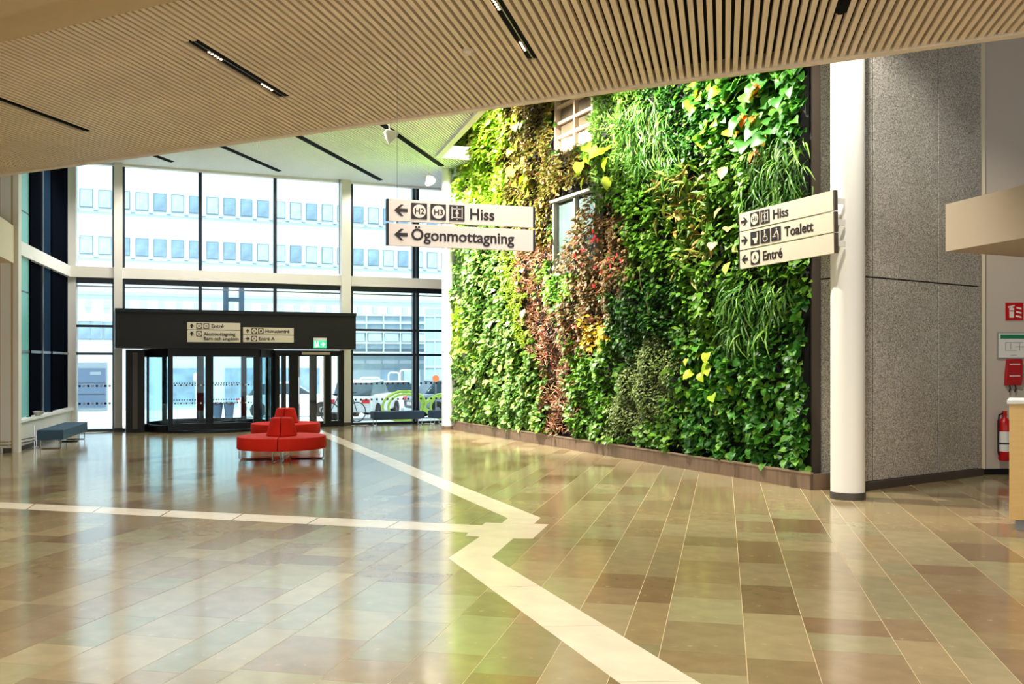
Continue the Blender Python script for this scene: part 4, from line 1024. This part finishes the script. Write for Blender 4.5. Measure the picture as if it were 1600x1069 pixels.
bl = empty('hospital_building', BO, FANG, label='white building across the street with two rows of square windows', cat='building')
MB().box(-40, 60, .25, 12, -1.1, 20).build('wall', 'ext_white', bl)
WP = 1.052
for zt_, zb_ in ((12.53, 11.40), (9.67, 8.55)):
    MB().box(-40, 60, .17, .25, zb_-.26, zb_-.2).build('ledge', 'ext_faint', bl)
wmesh = MB().box(0, .76, .2, .26, 0, 1.12).mesh('window'); wmesh.materials.append(M['ext_trim'])
pm = [MB().box(.05, .71, .17, .2, .05, 1.07).mesh('pane') for i in range(3)]
for me, m in zip(pm, ('ext_pane', 'ext_pane_light', 'ext_pane_light')): me.materials.append(M[m])
lm = MB().box(.78, 1.03, .12, .25, -.16, -.06).mesh('sill'); lm.materials.append(M['ext_faint'])
random.seed(5)
for zt_, zb_ in ((12.53, 11.40), (9.67, 8.55)):
    for i in range(-4, 26):
        o = link('window', wmesh, bl); o.location = (i*WP, 0, zb_); p = link('pane', random.choice(pm), o)
        o2 = link('sill', lm, bl); o2.location = (i*WP, 0, zb_)
MB().box(-40, 60, .1, .25, 6.1, 6.3).build('cornice', 'ext_faint', bl)
bm_ = MB().box(0, .35, .05, .25, 5.3, 5.75).mesh('bracket'); bm_.materials.append(M['ext_faint'])
for i in range(-4, 26): o = link('bracket', bm_, bl); o.location = (i*WP+.3, 0, 0)
for px in (121, 140, 162): o = link('window', wmesh, bl); o.location = (ba_(px), 0, 3.35); link('pane', pm[0], o)
g0, g1 = ba_(121), ba_(165)
MB().box(g0-.1, g1+.1, .1, .25, -1.0, 1.95).build('gate_surround', 'ext_trim', bl)
MB().box(g0, g1, .05, .1, -.75, 1.6).build('gate', 'ext_door', bl)
for z in (0, .7): MB().box(g0, g1, .03, .05, z, z+.03).build('gate_rail', 'frame_dark', bl)
MB().box(g0+.7, g0+1.3, .03, .05, 1.2, 1.4).build('gate_plate', 'ext_trim', bl)
for p0_, p1_ in ((258, 330), (352, 402), (430, 452), (466, 500)):
    MB().box(ba_(p0_), ba_(p1_), .1, .26, -.6, 1.6).build('shopfront', 'ext_pane', bl)
# glazed link wing at the right
LKO = at(545, 600, 46); LKO.z = 0
lk = empty('link_wing', LKO, FANG*.6, label='blue-grey glazed wing seen through the right bay', cat='building')
def lz(py): return EYE+(HY-py)/F*47
MB().box(0, 9, .2, 5, lz(545), lz(493)).build('body', 'link_grey', lk)
MB().box(0, 9, .5, 5, -.9, lz(545)).build('ground_floor', 'link_dark', lk)
for z, m in ((lz(493), 'ext_white'), (lz(505), 'ext_white'), (lz(519), 'ext_white'), (lz(536), 'ext_white'), (lz(551), 'ext_white')): MB().box(0, 9, .08, .2, z-.05, z+.03).build('band', m, lk)
for i in range(7): MB().box(i*.82, i*.82+.06, .06, .2, lz(551), lz(493)).build('fin', 'ext_white', lk)
for i in range(6): MB().box(i*.82+.12, i*.82+.76, .12, .2, lz(534), lz(521)).build('pane', 'link_glass' if i != 4 else 'ext_white', lk)
for i in range(3): MB().box(1.6+i*1.1, 2.4+i*1.1, .4, .5, -.5, 1.6).build('shop_pane', 'ext_pane' if i != 1 else 'ext_pane_light', lk)
tw = empty('glass_tower', at(663, 600, 43).to_2d().to_3d(), 0, label='slim pale glass stair tower at the right bay', cat='building')
MB().box(0, 4, 0, 2, -.8, lz(480)-.3).build('body', 'link_glass', tw)
for i in range(5): MB().box(i*.45, i*.45+.05, -.05, 0, -.8, lz(480)-.3).build('fin', 'ext_white', tw)
for z in (.5, 1.7, 2.9, 4.0): MB().box(0, 4, -.04, 0, z, z+.08).build('band', 'ext_white', tw)

def car(P, ang, m, label):
    r = empty('car', P, ang, label=label, cat='car', group='cars parked outside')
    body = [(-2.1, .35), (-2.15, .75), (-1.95, .92), (-1.1, .98), (.9, .98), (1.9, .85), (2.1, .6), (2.1, .35)]
    MB().prism_y(body, -.85, .85).build('body', m, r, bevel=.08)
    MB().prism_y([(-1.75, .93), (-1.35, 1.42), (.1, 1.46), (.95, .95)], -.7, .7).build('cabin', 'car_glass', r, bevel=.06)
    MB().prism_y([(-1.4, 1.40), (-1.3, 1.46), (.05, 1.49), (.15, 1.42)], -.68, .68).build('roof', m, r, bevel=.02)
    for x in (-1.3, 1.3):
        for y in (-.8, .8):
            w = MB(); w.lathe([(.12, -.1), (.32, -.1), (.34, 0), (.32, .1), (.12, .1), (.12, -.1)], 18); o = w.build('wheel', 'tyre', r, smooth=True)
            o.rotation_euler = (math.pi/2, 0, 0); o.location = (x, y, .34)
            h = MB().lathe([(0, -.08), (.13, -.08), (.13, .08), (0, .08)], 10).build('hub', 'steel', o)
    for y in (-.65, .65): MB().box(-2.16, -2.08, y-.14, y+.14, .68, .82).build('tail_lamp', 'tail_red', r)
    MB().box(-2.17, -2.13, -.25, .25, .5, .62).build('number_plate', 'label_white', r)
    return r
def ext(px, D): p = at(px, 600, D); p.z = 0; p.z = gnd(p); return p
car(ext(571, 36.5), math.radians(82), 'car_white', 'white car with red tail lamp just right of the white post')
car(ext(628, 40.8), math.radians(20), 'car_white', 'white car behind the lime hoops')
car(ext(722, 37.5), math.radians(23), 'car_grey', 'grey car at the right end of the right bay')
car(ext(455, 41), math.radians(10), 'car_white', 'white car seen through the swing door')
def hoops(P, label, k):
    r = empty('hoop_sculpture', P, FANG, label=label, cat='bike stand', group='lime hoop stands')
    for i, (R_, tilt, dx) in enumerate(((.62, 12, 0), (.56, -18, .14), (.66, 30, .05))):
        pts = []
        for j in range(40):
            a = 2*math.pi*j/40; v = Vector((R_*1.15*math.cos(a)+dx, 0, R_*.85*math.sin(a)))
            pts.append(Matrix.Rotation(math.radians(tilt+k), 3, 'X') @ v+Vector((0, 0, R_*.82+.02)))
        MB().tube(pts, .045, 8, True).build('hoop', 'lime', r, smooth=True)
    return r
hoops(ext(629, 33.2), 'lime green hoop stand behind the navy bench', 0)
hoops(ext(694, 34.0), 'lime green hoop stand at the right end behind glass', 25)
def rail(P, w, h, label):
    r = empty('bike_rail', P, FANG, label=label, cat='rail', group='white street rails')
    MB().tube([(0, 0, 0), (0, 0, h-.12), (.04, 0, h-.03), (.12, 0, h), (w-.12, 0, h), (w-.04, 0, h-.03), (w, 0, h-.12), (w, 0, 0)], .035).build('hoop', 'white_paint', r, smooth=True)
    MB().tube([(0, 0, h*.5), (w, 0, h*.5)], .025).build('crossbar', 'white_paint', r)
rail(ext(562, 39), .85, 1.6, 'tall white street rail behind the white car')
rail(ext(607, 44), .5, 1.9, 'tall white street rail left of the pair by the wing')
rail(ext(625, 44), .8, 2.0, 'tall white street rail right of the pair by the wing')
sp_ = empty('road_sign', ext(681, 36), label='round orange road sign on a thin post', cat='sign')
MB().tube([(0, 0, 0), (0, 0, 1.5)], .03).build('post', 'steel', sp_)
o = MB().lathe([(0, -.02), (.13, -.02), (.13, .02), (0, .02)], 24).build('disc', 'orange', sp_); o.rotation_euler = (math.pi/2, 0, 0); o.location = (0, -.04, 1.5)
for px, lb in ((340, 'left of two blue-grey waste bins outside the revolving door'), (358, 'right of two blue-grey waste bins outside the revolving door')):
    r = empty('waste_bin', ext(px, 38), label=lb, cat='bin', group='waste bins outside')
    MB().lathe([(.15, .05), (.2, .55), (.2, .6), (0, .6)], 16).build('body', 'bin_blue', r, smooth=True); MB().lathe([(.22, .6), (.2, .66), (0, .7)], 16).build('lid', 'frame_dark', r); MB().lathe([(.13, 0), (.13, .06)], 12).build('foot', 'frame_dark', r)
lp = empty('street_lamp', ext(307, 42), label='slim white street lamp seen through the revolving door', cat='street lamp')
MB().tube([(0, 0, 0), (0, 0, 1.2), (-.05, 0, 1.6)], .035).build('post', 'white_paint', lp); MB().lathe([(.03, 1.55), (.09, 1.65), (.07, 1.9), (0, 1.95)], 12, (-.05, 0)).build('head', 'white_paint', lp, smooth=True)
by = empty('bicycle', ext(537, 32.2), FANG+.25, label='dark bicycle partly hidden by the white post', cat='bicycle')
for x in (-.5, .5):
    pts = [(x+.33*math.cos(2*math.pi*j/28), 0, .35+.33*math.sin(2*math.pi*j/28)) for j in range(28)]
    MB().tube(pts, .018, 6, True).build('wheel', 'tyre', by)
MB().tube([(-.5, 0, .35), (-.15, 0, .32), (.35, 0, .8), (-.25, 0, .82), (-.15, 0, .32)], .018).tube([(-.5, 0, .35), (-.25, 0, .82), (-.27, 0, .95)], .014).tube([(.5, 0, .35), (.35, 0, .8), (.33, 0, 1.0)], .016).build('frame', 'bin_blue', by)
MB().tube([(.33, -.25, 1.02), (.36, 0, 1.0), (.33, .25, 1.02)], .015).build('handlebar', 'tyre', by); MB().box(-.38, -.16, -.06, .06, .94, .98).build('saddle', 'tyre', by)
